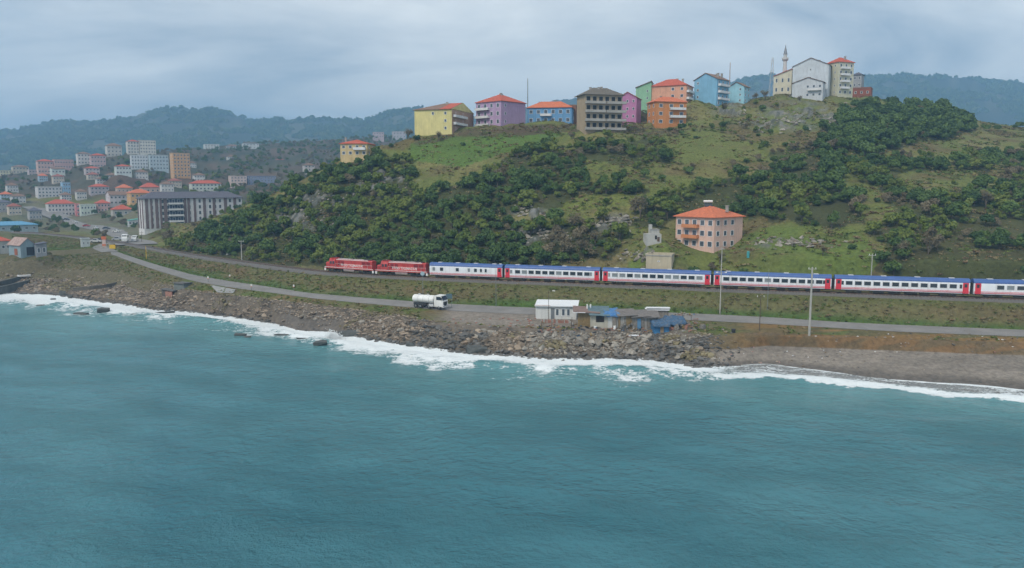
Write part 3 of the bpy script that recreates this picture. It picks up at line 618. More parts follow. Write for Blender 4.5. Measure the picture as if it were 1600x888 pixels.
# ------------------------------------------------------------------ buildings
GLASS = mat('window_glass', (.085, .10, .12), .15, .2, 1, .5); FRW = mat('white_frame', (.66, .67, .68), .6, .05, 1); FRB = mat('brown_frame', (.12, .08, .06), .7, .1, 1); FRG = mat('concrete_frame', (.30, .29, .27), .9, .1, 1); DARK = mat('unglazed_opening', (.02, .02, .02), .9, .1, 1)
TILE_R = mat('red_roof_tile', (.42, .10, .065), .85, .2, 1.3, .2, stain=(.26, .08, .06)); TILE_O = mat('orange_roof_tile', (.50, .15, .075), .85, .2, 1.3, .2, stain=(.34, .12, .075)); TILE_D = mat('dull_red_roof_tile', (.28, .10, .075), .88, .2, 1.3, .2, stain=(.17, .09, .075)); TILE_B = mat('brown_roof_tile', (.21, .135, .10), .88, .2, 1.3, .2, stain=(.13, .10, .085)); TILE_G = mat('grey_brown_roof', (.13, .115, .095), .9, .2, 1.3, stain=(.09, .08, .07)); SLATE = mat('dark_slate_roof', (.10, .10, .125), .8, .15, 1)
CONC = mat('bare_concrete', (.33, .315, .29), .92, .15, .5, stain=(.20, .19, .175)); PARA = mat('balcony_white', (.62, .62, .62), .85, .08, 1, stain=(.45, .44, .43))
FOOT = []; CHK = []; PLOTS = []; PADN = []
def building(name, label, x0, xc, x1, yt, yb, Y, a=20, wall=(.5, .5, .5), roof='hip', rh=2.0, rmat=None, ov=.45, depth=None, front=None, side=None, balc=(), axis=None, hip=(1, 1), chim=(), frame=None, glass=None, cat='house', group=None, pm=None, below=4.0, gw=None):
    """x0..xc..x1: the two visible faces either side of the near corner; a: turn of the front in degrees; yt, yb: eave and ground at the corner"""
    c = at(xc, yb, Y); H = at(xc, yt, Y)[2] - c[2]; an = R(a) + math.atan(c[0] / c[1]); ca, sa = math.cos(an), math.sin(an)
    def sx(px): p = at(px, yb, Y); return p[0] / p[1]
    X, s0, s1 = c[0], sx(x0), sx(x1)
    if a >= 0:
        wL = (X - s0 * Y) / (ca + s0 * sa); dR = depth or (s1 * Y - X) / (sa - s1 * ca); o = np.array([X, Y]) + np.array([-ca, sa]) * wL / 2 + np.array([sa, ca]) * dR / 2
    else:
        wL = (s1 * Y - X) / (ca + s1 * sa) if (ca + s1 * sa) > .2 else 8; dR = depth or (X - s0 * Y) / (-sa + s0 * ca); o = np.array([X, Y]) + np.array([ca, -sa]) * wL / 2 + np.array([sa, ca]) * dR / 2
    wL = float(wL); dR = float(min(max(dR, 3), 40)); t = thing(name, label, cat, (float(o[0]), float(o[1]), float(c[2])), -an, group)
    wm = wall if not isinstance(wall, tuple) else wallmat('wall_' + name + '_%d' % len(FOOT), wall)
    FOOT.append((o[0], o[1], math.hypot(wL, dR) / 2, label)); PLOTS.append((name, label, o, c, max(wL, dR) / 2)); g = ground(c[0], c[1]); CHK.append((name, round(wL, 1), round(dR, 1), round(H, 1), round(float(g - c[2]), 1), round(ground(o[0], o[1]) - float(c[2]), 1)))
    MB().box((0, 0, (H - below) / 2), (wL, dR, H + below)).build('wall', wm, t)
    rm = rmat or TILE_R
    if roof == 'flat':
        b = MB().box((0, 0, H + .12), (wL + .2, dR + .2, .24)); ro = b.build('roof', rm, t)
        b = MB()
        for (cx_, cy_, dx, dy) in ((0, -dR / 2, wL + .3, .2), (0, dR / 2, wL + .3, .2), (-wL / 2, 0, .2, dR - .2), (wL / 2, 0, .2, dR - .2)): b.box((cx_, cy_, H + .42), (dx, dy, .36))
        b.build('parapet', wm, t)
    elif roof == 'mono':
        V = [(-wL / 2 - .2, -dR / 2 - ov, H), (wL / 2 + .2, -dR / 2 - ov, H + rh), (wL / 2 + .2, dR / 2 + ov, H + rh), (-wL / 2 - .2, dR / 2 + ov, H)]
        W = [(p[0], p[1], p[2] + .22) for p in V]
        MB().add(V + W, [(0, 1, 2, 3), (4, 5, 6, 7), (0, 1, 5, 4), (1, 2, 6, 5), (2, 3, 7, 6), (3, 0, 4, 7)]).build('roof', rm, t)
        ro = MB().ext([(-wL / 2, H - .01), (wL / 2, H - .01), (wL / 2, H + rh)], -dR / 2 + .01, dR / 2 - .01, 0, 'y').build('gable_wall', wm, t)
    elif tuple(hip) == (0, 0):
        ax = axis or ('x' if wL >= dR else 'y'); A, B = (wL, dR) if ax == 'x' else (dR, wL); og = .35; k2 = rh / (B / 2)
        ro = link('roof', None, t); tx = 'x' if ax == 'x' else 'y'
        for sg in (-1, 1):
            e = B / 2 + ov; MB().ext([(sg * e, H - ov * k2), (sg * e, H - ov * k2 + .22), (0, H + rh + .24), (0, H + rh + .02)], -A / 2 - og, A / 2 + og, 0, tx).build('roof_slope', rm, ro)
        MB().ext([(-B / 2 + .01, H - .02), (B / 2 - .01, H - .02), (0, H + rh - .02)], -A / 2 + .01, A / 2 - .01, 0, tx).build('gable_wall', wm, t)
    else:
        ax = axis or ('x' if wL >= dR else 'y'); A, B = (wL, dR) if ax == 'x' else (dR, wL)
        i0_, i1_ = (min(B / 2, A / 2 - .05) * hp for hp in hip); A2, B2 = A / 2 + ov, B / 2 + ov
        gov0 = 0 if hip[0] else ov - .12; gov1 = 0 if hip[1] else ov - .12
        def Q(p, q, z): return (p, q, z) if ax == 'x' else (q, p, z)
        E0 = [Q(-A2 + gov0, -B2, H), Q(A2 - gov1, -B2, H), Q(A2 - gov1, B2, H), Q(-A2 + gov0, B2, H)]; E1 = [(p[0], p[1], p[2] + .18) for p in E0]
        r0 = Q(-A2 + gov0 + (i0_ + ov if hip[0] else 0), 0, H + rh + .18); r1 = Q(A2 - gov1 - (i1_ + ov if hip[1] else 0), 0, H + rh + .18)
        V = E0 + E1 + [r0, r1]
        b = MB().add(V, [(0, 1, 2, 3), (0, 1, 5, 4), (1, 2, 6, 5), (2, 3, 7, 6), (3, 0, 4, 7), (4, 5, 9, 8), (6, 7, 8, 9)])
        b.add(V, [(7, 4, 8)], 0 if hip[0] else 1); b.add(V, [(5, 6, 9)], 0 if hip[1] else 1)
        ro = b.build('roof', [rm, wm], t)
    for (u, v_, ch) in chim:
        cz = H + (rh * .75 if roof not in ('flat',) else .3)
        MB().box((u * wL / 2, v_ * dR / 2, cz + ch / 2 - .4), (.7, .6, ch + .8)).box((u * wL / 2, v_ * dR / 2, cz + ch + .06), (.9, .8, .12)).build('chimney', CONC, ro)
    fr = frame or FRW; gl = glass or GLASS
    def grid(sp, width, place):
        cols, rows, ww, wh = sp[:4]; skip = sp[4] if len(sp) > 4 else (); lim = sp[5] if len(sp) > 5 else (0, 1)
        me = win_mesh(ww, wh, fr, gl, fr.name + gl.name, .1, .09)
        for r_ in range(rows):
            for k_ in range(cols):
                if (k_, r_) in skip or k_ in skip: continue
                u = (lim[0] + (lim[1] - lim[0]) * (k_ + .5) / cols - .5) * width
                place(me, u, H * (r_ + .52) / rows)
    def pf(me, u, z): link('window', me, t, (u, -dR / 2, z))
    def ps(me, u, z):
        o_ = link('window', me, t, ((wL / 2 if a >= 0 else -wL / 2), u if a >= 0 else -u, z)); o_.rotation_euler = (0, 0, R(90) if a >= 0 else R(-90))
    if front: grid(front, wL, pf)
    if side: grid(side, dR, ps)
    for (face, u0, u1, rows, nfl) in balc:
        W_ = wL if face == 'f' else dR
        for r_ in rows:
            z = H * r_ / nfl; uc = ((u0 + u1) / 2 - .5) * W_; lw = (u1 - u0) * W_
            b = MB().box((0, -.6, .08), (lw, 1.2, .16)).box((0, -1.15, .55), (lw, .1, .78)).box((-lw / 2 + .05, -.6, .55), (.1, 1.0, .78)).box((lw / 2 - .05, -.6, .55), (.1, 1.0, .78))
            me = b.mesh('balcony', pm or PARA); 
            if face == 'f': link('balcony', me, t, (uc, -dR / 2, z))
            else:
                o_ = link('balcony', me, t, ((wL / 2 if a >= 0 else -wL / 2), uc if a >= 0 else -uc, z)); o_.rotation_euler = (0, 0, R(90) if a >= 0 else R(-90))
    return t, wL, dR, H
# hilltop, left to right
t_, w_, d_, h_ = building('hilltop_house', 'yellow house with brown and red roof at the left end of the hilltop row', 648, 706, 740, 171, 206, 312, 22, (.60, .53, .24), 'gable', 3.3, TILE_B, front=(3, 3, 1.0, 1.2, ((0, 0), (0, 1), (0, 2), (1, 0), (1, 1))), side=(3, 3, 1.2, 1.3, (2,)), balc=(('s', .05, .6, (1, 2), 3),), axis='x', hip=(1, 0), chim=((.2, -.1, 1.2), (.8, .1, .9)), group='houses along the hilltop')
MB().box((w_ / 2 + .03, 0, h_ / 2 - .6), (.1, d_ * .98, h_ + 1)).build('side_cladding', wallmat('tan_side', (.40, .26, .19)), t_)
MB().box((w_ * .34, -d_ * .27, h_ + 1.75), (w_ * .30, d_ * .53, .14), rx=math.atan2(3.3, d_ / 2 + .45)).build('red_roof_section', TILE_R, t_)
t_, w_, d_, h_ = building('hilltop_house', 'purple house with red hipped roof beside the yellow house', 744, 783, 821, 158, 196, 322, 42, (.40, .28, .42), 'hip', 3.4, TILE_R, front=(4, 3, 1.4, 1.6), side=(3, 3, .9, 1.2, (1, 2)), balc=(('f', .02, .55, (0, 1, 2), 3),), chim=((0, 0, 1.4), (.15, -.1, 1)), group='houses along the hilltop')
building('hilltop_house', 'low blue house with orange roof between purple house and unfinished flats', 824, 893, 899, 168, 194, 338, 6, (.14, .30, .50), 'hip', 2.8, TILE_O, front=(6, 2, 1.5, 1.6), balc=(('f', .3, .55, (1,), 2),), depth=10, chim=((.2, 0, 1.2),), group='houses along the hilltop')
building('brick_outbuilding', 'small brown outbuilding tucked left of the unfinished flats', 888, 900, 902, 166, 192, 345, 6, (.22, .12, .08), 'flat', .3, TILE_B, depth=8, front=(1, 2, 1.2, 1.5), cat='outbuilding')
building('unfinished_flats', 'grey unfinished block of flats with open balconies and brown roof', 901, 914, 972, 148, 203, 300, -20, (.36, .28, .19), 'hip', 2.9, TILE_G, front=(6, 4, 1.6, 2.0, (), (.0, 1.0)), balc=(('f', .0, .52, (0, 1, 2, 3), 4), ('f', .56, 1.08, (0, 1, 2, 3), 4)), frame=FRG, glass=DARK, pm=CONC, chim=((-.5, 0, .9), (-.1, -.2, .9), (.1, 0, 1.2), (.4, .1, .8)), cat='apartment block', ov=.8)
building('hilltop_house', 'magenta gabled house half hidden behind the unfinished flats', 966, 994, 996, 152, 188, 330, 10, (.44, .19, .34), 'gable', 2.0, TILE_R, depth=11, axis='y', hip=(0, 0), front=(3, 3, .9, 1.1, ((0, 0), (0, 1))), group='houses along the hilltop')
building('hilltop_house', 'pale green house with sloping roof left of the salmon house', 993, 1017, 1018, 137, 170, 350, 4, (.26, .46, .30), 'mono', 2.6, TILE_B, depth=10, front=(2, 3, .8, 1.0, (0,)), group='houses along the hilltop')
building('hilltop_house', 'salmon pink house with red roof behind the orange house', 1016, 1072, 1082, 133, 166, 344, 14, (.62, .33, .22), 'hip', 3.2, TILE_R, front=(4, 3, 1.3, 1.3, (0, 1)), side=(2, 3, 1, 1.3), balc=(('s', .0, 1.0, (1, 2), 3),), chim=((.3, 0, 1.0), (.6, 0, .8)), group='houses along the hilltop')
building('hilltop_house', 'bright orange house with tiled porch roof below the salmon house', 1011, 1024, 1072, 159, 196, 322, -24, (.52, .22, .08), 'hip', 2.2, TILE_O, front=(3, 3, 1.6, 1.4), side=(2, 3, 1.1, 1.5), balc=(('f', .45, .95, (1, 2), 3),), chim=((-.4, 0, .8),), group='houses along the hilltop')
t_, w_, d_, h_ = building('hilltop_house', 'tall blue gabled house with plain wall near the middle of the hilltop', 1084, 1119, 1138, 123, 166, 345, 28, (.20, .40, .55), 'gable', 2.6, TILE_B, axis='y', hip=(0, 0), front=(3, 4, .9, 1.1, (1, 2)), side=(3, 4, 1.2, 1.4), balc=(('s', .1, .9, (1, 2, 3), 4),), chim=((.2, .4, 1.0), (.5, .1, 1.0), (.7, .3, .8)), group='houses along the hilltop')
building('hilltop_house', 'light blue gabled house right of the tall blue house', 1138, 1162, 1171, 135, 161, 358, 20, (.30, .52, .60), 'gable', 1.9, TILE_B, axis='y', hip=(0, 0), front=(2, 3, .8, 1.0, (0,)), side=(2, 3, 1.0, 1.2), group='houses along the hilltop')
building('mosque_hall', 'cream mosque hall with red roof beside the minaret', 1208, 1236, 1240, 118, 147, 392, 8, (.58, .54, .42), 'mono', 3.0, TILE_R, depth=14, front=(3, 2, 1.0, 1.9), cat='mosque')
building('apartment_house', 'large pale grey gabled block with blank wall on the hill crest', 1237, 1293, 1297, 101, 152, 374, 8, (.50, .54, .57), 'gable', 3.4, TILE_B, depth=14, axis='y', hip=(0, 0), front=(3, 4, .7, .9, (0, 2, (1, 0))), chim=((.3, .3, .8),), cat='apartment block')
t_, w_, d_, h_ = building('annex_house', 'low grey gabled annex in front of the large grey block', 1238, 1285, 1288, 128, 154, 366, 8, (.48, .50, .52), 'gable', 2.2, TILE_B, depth=7, axis='y', hip=(0, 0), front=(5, 2, 1.1, 1.2, (0, 1)), balc=(('f', .5, .95, (1,), 2),), cat='house')
building('apartment_house', 'beige block of flats with red roof at the right end of the hilltop', 1289, 1308, 1332, 97, 149, 376, 48, (.52, .50, .38), 'hip', 2.6, TILE_R, front=(2, 5, .8, 1.0, (0,)), side=(3, 5, 1.2, 1.4), balc=(('s', .15, .7, (1, 2, 3, 4), 5),), chim=((.5, .2, .9),), cat='apartment block')
building('low_brick_house', 'low red brick house at the far right of the hilltop', 1332, 1360, 1363, 138, 150, 392, 6, (.26, .09, .06), 'flat', .3, TILE_B, depth=8, front=(3, 1, 1, 1.2))
building('hilltop_house', 'small grey house behind the low red brick house', 1331, 1345, 1349, 117, 148, 405, 12, (.30, .31, .32), 'gable', 1.4, SLATE, front=(2, 3, 1, 1.2), group='houses along the hilltop')
building('hidden_house', 'orange roofed cottage among trees at the left end of the ridge', 532, 574, 586, 225, 244, 300, 14, (.55, .42, .22), 'hip', 1.6, TILE_R, front=(4, 2, 1.2, 1.2), side=(2, 2, 1, 1.2), balc=(('f', .5, .95, (1,), 2),), chim=((-.9, 0, 1.4),))
# mid slope
t_, w_, d_, h_ = building('pink_house', 'pink three-storey house with orange hipped roof standing above the train', 1055, 1115, 1159, 341, 391, 212, 36, (.64, .43, .35), 'hip', 2.9, TILE_O, ov=.6, front=(5, 3, 1.45, 1.5), side=(4, 3, 1.35, 1.4, (3,)), pm=mat('orange_balcony', (.55, .22, .10), .8, .1, 1), balc=(('f', .22, .62, (1, 2), 3),), chim=((.75, .2, .9), (-.2, 0, 1.0)), cat='house')
ht = thing('solar_water_heater', 'white solar water heater tank on top of the pink house roof', 'water heater', t_.matrix_world @ Vector((0, 0, 0)), 0)
bpy.context.view_layer.update(); q = t_.matrix_world @ Vector((-.6, 0, h_ + 3.0)); ht.location = q
b = MB()
for x in (-.9, .9):
    b.tube((x, -.4, -.4), (x, 0, .9), .05, n=5); b.tube((x, .4, -.4), (x, 0, .9), .05, n=5)
b.build('stand', FRB, ht); MB().tube((-1.2, 0, 1.15), (1.2, 0, 1.15), .32, n=12).build('tank', LWH, ht); MB().box((0, -.55, .2), (2.0, .08, 1.3), rx=-.8).build('collector_panel', CGL, ht)
p = at(1019, 377, 213); hs = thing('stepped_stone_hut', 'small whitewashed stepped hut left of the pink house', 'hut', tuple(p), .12)
HUTW = wallmat('hut_whitewash', (.42, .41, .38))
MB().box((0, 0, -.75), (4.0, 3.2, 5.5)).build('lower_storey', HUTW, hs); MB().box((.5, .2, 2.55), (2.2, 2.4, 1.1)).build('upper_storey', HUTW, hs); MB().box((-.5, .2, 3.2), (.8, .8, 2.4)).build('turret', HUTW, hs)
MB().box((.5, -1.62, 1.1), (.5, .1, 1.0)).build('window', DARK, hs); MB().box((.5, .2, 3.15), (2.5, 2.7, .12)).build('roof_slab', CONC, hs); MB().box((1.2, -1.63, .6), (.6, .1, 1.2)).build('door', FRB, hs)
building('beige_shed', 'plain beige concrete shed with flat roof just above the train', 1009, 1049, 1054, 401, 418, 202, 10, (.46, .40, .29), 'flat', .2, CONC, depth=4, front=(5, 1, .6, .35, (0, 1, 3, 4)), cat='shed', below=3)
FOOT.append((hs.location.x, hs.location.y, 3, 'hut')); PLOTS.append(('hut', '', np.array([hs.location.x, hs.location.y]), np.array(hs.location), 2.5))

# minaret
p = at(1224.5, 150, 398); mi = thing('minaret', 'slender grey minaret with pointed cap above the mosque', 'minaret', tuple(p))
ms = wallmat('minaret_stone', (.50, .50, .49)); zt = at(1224.5, 68, 398)[2] - p[2]; k_ = zt / 26
MB().box((0, 0, 4 * k_), (2.3, 2.3, 8 * k_)).build('plinth', ms, mi); MB().tube((0, 0, 8 * k_), (0, 0, 20.5 * k_), .95, .85, 14).build('shaft', ms, mi)
ba = MB().tube((0, 0, 17.2 * k_), (0, 0, 18.0 * k_), .95, 1.55, 14).tube((0, 0, 18.0 * k_), (0, 0, 18.9 * k_), 1.55, 1.55, 14).build('balcony', ms, mi)
MB().tube((0, 0, 20.5 * k_), (0, 0, 25.2 * k_), 1.0, .06, 14).build('spire', mat('lead_cap', (.20, .21, .23), .6, .1, 1), mi); MB().tube((0, 0, 25.1 * k_), (0, 0, 26 * k_), .05, .03, 6).build('finial', ms, mi)

# town at the left: x0, xc, x1, eave, ground, distance, turn, wall, roof kind, roof height, roof, front cols/rows, side cols, label
pw = (.58, .58, .56)
t_, w_, d_, h_ = building('residence_block', 'long white block of flats with dark striped bays and slate roof beside the street', 217, 226, 380, 311, 358, 400, -14, (.66, .65, .65), 'hip', 3.2, SLATE, front=(19, 5, 1.3, 1.9), side=(3, 5, 1.2, 1.5), balc=(('f', .24, .38, (1, 2, 3, 4), 5),), cat='apartment block', below=6, ov=.8)
BAY = mat('plum_brown_bay', (.17, .125, .125), .8, .1, 1); NAVY = mat('navy_bay', (.05, .07, .11), .7, .1, 1)
for i, (u, ww, m) in enumerate([(.03, 1.4, BAY), (.075, 1.0, BAY), (.125, 1.4, BAY), (.165, 1.0, BAY), (.21, 1.6, BAY), (.405, 1.2, BAY), (.44, 1.2, BAY), (.50, 1.2, BAY), (.60, 1.4, BAY), (.70, 1.4, BAY), (.82, 1.6, BAY), (.92, 1.4, BAY)]):
    MB().box(((u - .5) * w_, -d_ / 2 - .14, h_ / 2), (ww, .3, h_ - .1)).build('bay_strip', m, t_)
for u in (.12, .5, .88): MB().box((-w_ / 2 - .14, (u - .5) * d_, h_ / 2), (.3, min(1.2, d_ * .16), h_ - .1)).build('bay_strip', BAY, t_)
MB().box(((.31 - .5) * w_, -d_ / 2 - .03, h_ / 2), (.15 * w_, .08, h_ - .3)).build('recessed_bay', NAVY, t_)
G_ = 'buildings of the town'
for (x0, xc, x1, yt, yb, Y, a, wl, rk_, rh, rm, fr_, sd, lab) in [
 (265, 272, 298, 240, 277, 700, -14, (.56, .33, .16), 'flat', .3, CONC, (5, 7), 2, 'orange tower block standing alone above the striped flats'),
 (197, 200, 218, 221, 240, 810, -8, (.55, .53, .48), 'hip', 2.0, TILE_R, (4, 4), 1, 'left half of the cream twin blocks highest in the town'),
 (218, 219, 244, 220, 240, 815, -6, (.58, .56, .50), 'flat', .4, CONC, (6, 4), 1, 'right half of the cream twin blocks highest in the town'),
 (203, 206, 232, 243, 264, 745, -6, (.55, .58, .60), 'flat', .4, CONC, (6, 4), 1, 'pale blue-white block below the cream twin blocks'),
 (233, 235, 264, 243, 266, 742, -6, (.40, .48, .52), 'flat', .4, CONC, (6, 4), 1, 'grey-blue block left of the orange tower block'),
 (179, 182, 206, 260, 273, 690, -8, (.55, .60, .58), 'hip', 1.6, TILE_R, (5, 2), 1, 'small white house below the pale blue-white block'),
 (118, 122, 142, 240, 257, 800, -8, (.58, .55, .52), 'hip', 1.8, TILE_B, (4, 3), 1, 'white gabled block left of the pink slab'),
 (140, 143, 166, 243, 262, 790, -8, (.50, .36, .36), 'hip', 2.0, TILE_R, (5, 3), 1, 'dull pink slab block with pale roof line'),
 (165, 168, 191, 228, 245, 850, -10, (.52, .50, .46), 'hip', 3.0, TILE_B, (4, 3), 1, 'beige block with steep roof left of the cream twins'),
 (57, 60, 84, 252, 271, 800, -8, (.56, .38, .34), 'hip', 2.0, TILE_R, (5, 3), 1, 'salmon block at the left end of the pink terrace'),
 (84, 86, 116, 250, 272, 805, -8, (.52, .34, .33), 'flat', .4, CONC, (7, 3), 1, 'rose coloured block at the right end of the pink terrace'),
 (79, 81, 102, 264, 273, 765, -8, (.58, .62, .58), 'gable', 1.6, TILE_B, (4, 1), 1, 'white low house in front of the rose coloured block'),
 (132, 134, 156, 263, 272, 740, -8, (.52, .46, .46), 'hip', 1.8, TILE_R, (4, 2), 1, 'low pink roofed house under the dull pink slab'),
 (-8, -4, 19, 267, 279, 850, -8, (.62, .58, .38), 'flat', .4, CONC, (5, 3), 1, 'pale yellow block at the left edge of the picture'),
 (18, 21, 46, 261, 277, 860, -8, (.56, .50, .40), 'hip', 2.0, TILE_B, (5, 3), 1, 'beige block right of the pale yellow block'),
 (44, 46, 60, 266, 280, 830, -8, (.50, .42, .42), 'flat', .4, CONC, (3, 3), 1, 'narrow mauve block left of the salmon block'),
 (56, 60, 98, 293, 309, 640, -10, (.56, .54, .54), 'flat', .4, CONC, (7, 3), 1, 'white banded building in the middle of the town slope'),
 (97, 99, 111, 286, 304, 650, -8, (.24, .40, .56), 'flat', .4, CONC, (3, 3), 1, 'small sky blue building beside the white banded building'),
 (72, 76, 118, 319, 338, 600, -8, (.58, .57, .55), 'hip', 3.0, TILE_R, (8, 3), 1, 'wide white building with red roof by the street'),
 (118, 120, 126, 320, 338, 598, -6, (.55, .20, .22), 'flat', .4, CONC, (1, 3), 1, 'narrow red fronted building beside the wide white building'),
 (125, 127, 151, 321, 337, 590, -6, (.50, .56, .50), 'flat', .4, CONC, (5, 2), 1, 'pale green low block right of the narrow red front'),
 (150, 153, 173, 318, 332, 600, -10, (.56, .36, .34), 'hip', 2.6, TILE_R, (4, 2), 1, 'house with bright red roof right of the pale green block'),
 (168, 172, 203, 305, 321, 610, -14, (.56, .53, .54), 'gable', 2.6, TILE_B, (5, 2), 2, 'white gabled house left of the orange house'),
 (201, 205, 238, 302, 320, 600, -14, (.60, .36, .16), 'hip', 2.8, TILE_O, (5, 2), 2, 'orange house with orange roof behind the striped flats'),
 (182, 184, 208, 294, 304, 650, -8, (.50, .40, .34), 'hip', 3.0, TILE_O, (4, 1), 1, 'house with orange roof above the white gabled house'),
 (219, 221, 250, 293, 303, 650, -8, (.52, .40, .34), 'hip', 3.4, TILE_R, (4, 1), 1, 'house with wide red roof above the orange house'),
 (174, 177, 209, 328, 338, 560, -8, (.40, .38, .34), 'hip', 3.0, TILE_R, (4, 1), 1, 'low house with wide red roof beside the street'),
 (138, 142, 171, 292, 304, 660, -8, (.42, .38, .40), 'hip', 2.2, TILE_R, (5, 2), 1, 'greyish house left of the house with orange roof'),
 (294, 300, 346, 287, 303, 640, -10, (.55, .58, .52), 'hip', 2.4, TILE_R, (8, 3), 2, 'pale green-white block with pink roof behind the slate roof'),
 (357, 361, 386, 276, 294, 690, -10, (.58, .46, .42), 'flat', .4, CONC, (5, 4), 1, 'pale pink block left of the dark blue block'),
 (386, 388, 432, 276, 294, 700, -8, (.20, .24, .36), 'flat', .4, SLATE, (9, 4), 1, 'dark blue block behind the wooded spur'),
 (318, 320, 343, 226, 237, 1090, -8, (.58, .60, .58), 'flat', .4, CONC, (5, 3), 1, 'white block on the far brown hillside, leftmost of three'),
 (352, 354, 374, 228, 238, 1100, -8, (.42, .42, .44), 'hip', 2.0, TILE_B, (4, 2), 1, 'grey block on the far brown hillside, middle of three'),
 (378, 380, 405, 224, 236, 1100, -8, (.58, .60, .60), 'hip', 2.0, TILE_G, (5, 3), 1, 'white block on the far brown hillside, rightmost of three'),
 (474, 476, 492, 258, 268, 620, -8, (.45, .42, .40), 'hip', 1.5, TILE_B, (3, 2), 1, 'small house peeping over the wooded ridge'),
 (582, 584, 600, 207, 215, 1150, -8, (.46, .38, .40), 'flat', .4, CONC, (4, 2), 1, 'far pinkish house seen left of the yellow house'),
 (612, 614, 634, 206, 216, 1200, -8, (.44, .42, .44), 'flat', .4, CONC, (4, 2), 1, 'far greyish house just left of the yellow house'),
]:
    W_ = (x1 - xc) / F_PX * Y; ww = min(1.5, W_ / fr_[0] * .5); wh = min(1.5, (yb - yt) / F_PX * Y / fr_[1] * .5)
    building('town_building', lab, x0, xc, x1, yt, yb, Y, a, wl, rk_, rh, rm, front=(fr_[0], fr_[1], ww, wh), side=(sd, fr_[1], 1.1, wh), depth=11, axis='x', hip=(0, 0) if rk_ == 'gable' else (1, 1), cat='building', group=G_, below=8)
for (x0, x1, yt, yb, Y, wl, rm, lab) in [
 (13, 34, 323, 336, 560, (.52, .46, .38), TILE_D, 'small cream house with red roof low in town at the left edge'),
 (-3, 19, 317, 331, 570, (.36, .35, .34), SLATE, 'small grey house with slate roof low in town at the left edge'),
 (18, 41, 307, 318, 620, (.56, .55, .53), TILE_B, 'small white house with brown roof mid-town at the left edge'),
 (0, 20, 304, 312, 640, (.36, .46, .54), TILE_O, 'small pale blue house with orange roof mid-town at the left edge'),
 (10, 29, 290, 300, 665, (.56, .55, .53), TILE_B, 'tiny white house with brown roof mid-town at the left edge'),
 (119, 136, 300, 312, 640, (.56, .55, .53), TILE_B, 'small white house with brown roof mid-town near the dull pink slab'),
 (150, 169, 280, 288, 690, (.56, .55, .53), TILE_B, 'small white house with brown roof high in town near the white gabled house'),
 (136, 155, 273, 280, 720, (.52, .46, .38), TILE_D, 'small cream house with red roof high in town near the dull pink slab'),
 (60, 75, 275, 283, 745, (.36, .46, .54), TILE_O, 'small pale blue house with orange roof high in town left of the white banded building'),
 (211, 232, 269, 280, 700, (.56, .55, .53), TILE_B, 'small white house with brown roof high in town below the pale blue-white block'),
 (302, 321, 274, 284, 690, (.56, .55, .53), TILE_B, 'small white house with brown roof high in town above the slate roof'),
 (251, 272, 288, 300, 640, (.56, .55, .53), TILE_B, 'small white house with brown roof mid-town below the orange tower block'),
 (263, 284, 283, 292, 670, (.52, .46, .38), TILE_D, 'small cream house with red roof mid-town below the orange tower block'),
 (95, 112, 305, 313, 625, (.56, .55, .53), TILE_B, 'small white house with brown roof mid-town near the sky blue building'),
 (431, 444, 250, 258, 930, (.52, .46, .38), TILE_D, 'small cream house with red roof high in town on the far brown hillside'),
 (292, 307, 255, 262, 850, (.56, .55, .53), TILE_B, 'tiny white house with brown roof high in town above the slate roof'),
 (354, 369, 245, 252, 950, (.56, .55, .53), TILE_B, 'small white house with brown roof high in town near the pink roofed block'),
 (165, 186, 274, 281, 710, (.56, .55, .53), TILE_B, 'tiny white house with brown roof high in town near the white gabled house'),
 (82, 101, 276, 287, 720, (.52, .46, .38), TILE_D, 'small cream house with red roof high in town near the sky blue building'),
 (45, 66, 330, 343, 540, (.36, .35, .34), SLATE, 'small grey house with slate roof low in town left of the white banded building'),
]:
    building('town_house', lab, x0, x0 + 1.5, x1, yt, yb, Y, -8, wl, 'hip', 2.2, rm, front=(4, 2, 1.1, 1.2), depth=9, axis='x', cat='house', group=G_, below=8)
# sheds at the left edge of the shore
t_, w_, d_, h_ = building('boat_shed', 'blue-grey gabled shed with dark double door on the left shore', 17, 33, 56, 383, 400, 284, -24, (.24, .31, .34), 'gable', 2.2, mat('rusty_sheet_roof', (.32, .22, .19), .8, .25, 1, stain=(.45, .43, .42)), axis='y', hip=(0, 0), depth=9, cat='shed')
MB().box((.15 * w_, -d_ / 2 - .05, 1.45), (w_ * .5, .1, 2.9)).build('door', mat('dark_door', (.03, .03, .035), .8, .2, 1), t_)
MB().box((-w_ / 2 - .05, -1, 1.2), (.1, 2.2, 2.4)).build('side_door', mat('rust_door', (.28, .10, .06), .8, .2, 1), t_)
building('lean_to_shed', 'grey lean-to joined to the right of the blue-grey shed', 56, 57, 74, 383, 401, 286, -10, (.26, .27, .29), 'mono', .6, SLATE, depth=5, front=(2, 1, 1.0, 1.8), cat='shed')
building('shore_house', 'low pale house with dull red roof at the left edge', -20, -14, 18, 378, 397, 300, -12, (.42, .42, .40), 'hip', 1.8, TILE_R, front=(4, 1, 1, 1.1), depth=8)
building('long_warehouse', 'long warehouse with blue sheet roof at the left edge', -40, -38, 60, 354, 364, 430, -4, (.30, .36, .40), 'hip', 1.8, mat('blue_sheet_roof', (.10, .27, .42), .6, .15, 1), depth=14, front=(8, 1, 1.5, 1.2), cat='warehouse')
building('market_kiosk', 'small kiosk with turquoise canopy left of the striped flats', 199, 201, 217, 345, 353, 480, -6, (.50, .52, .52), 'mono', .8, mat('turquoise_canopy', (.12, .42, .36), .6, .1, 1), depth=5, front=(3, 1, 1.2, 1.3), cat='kiosk')
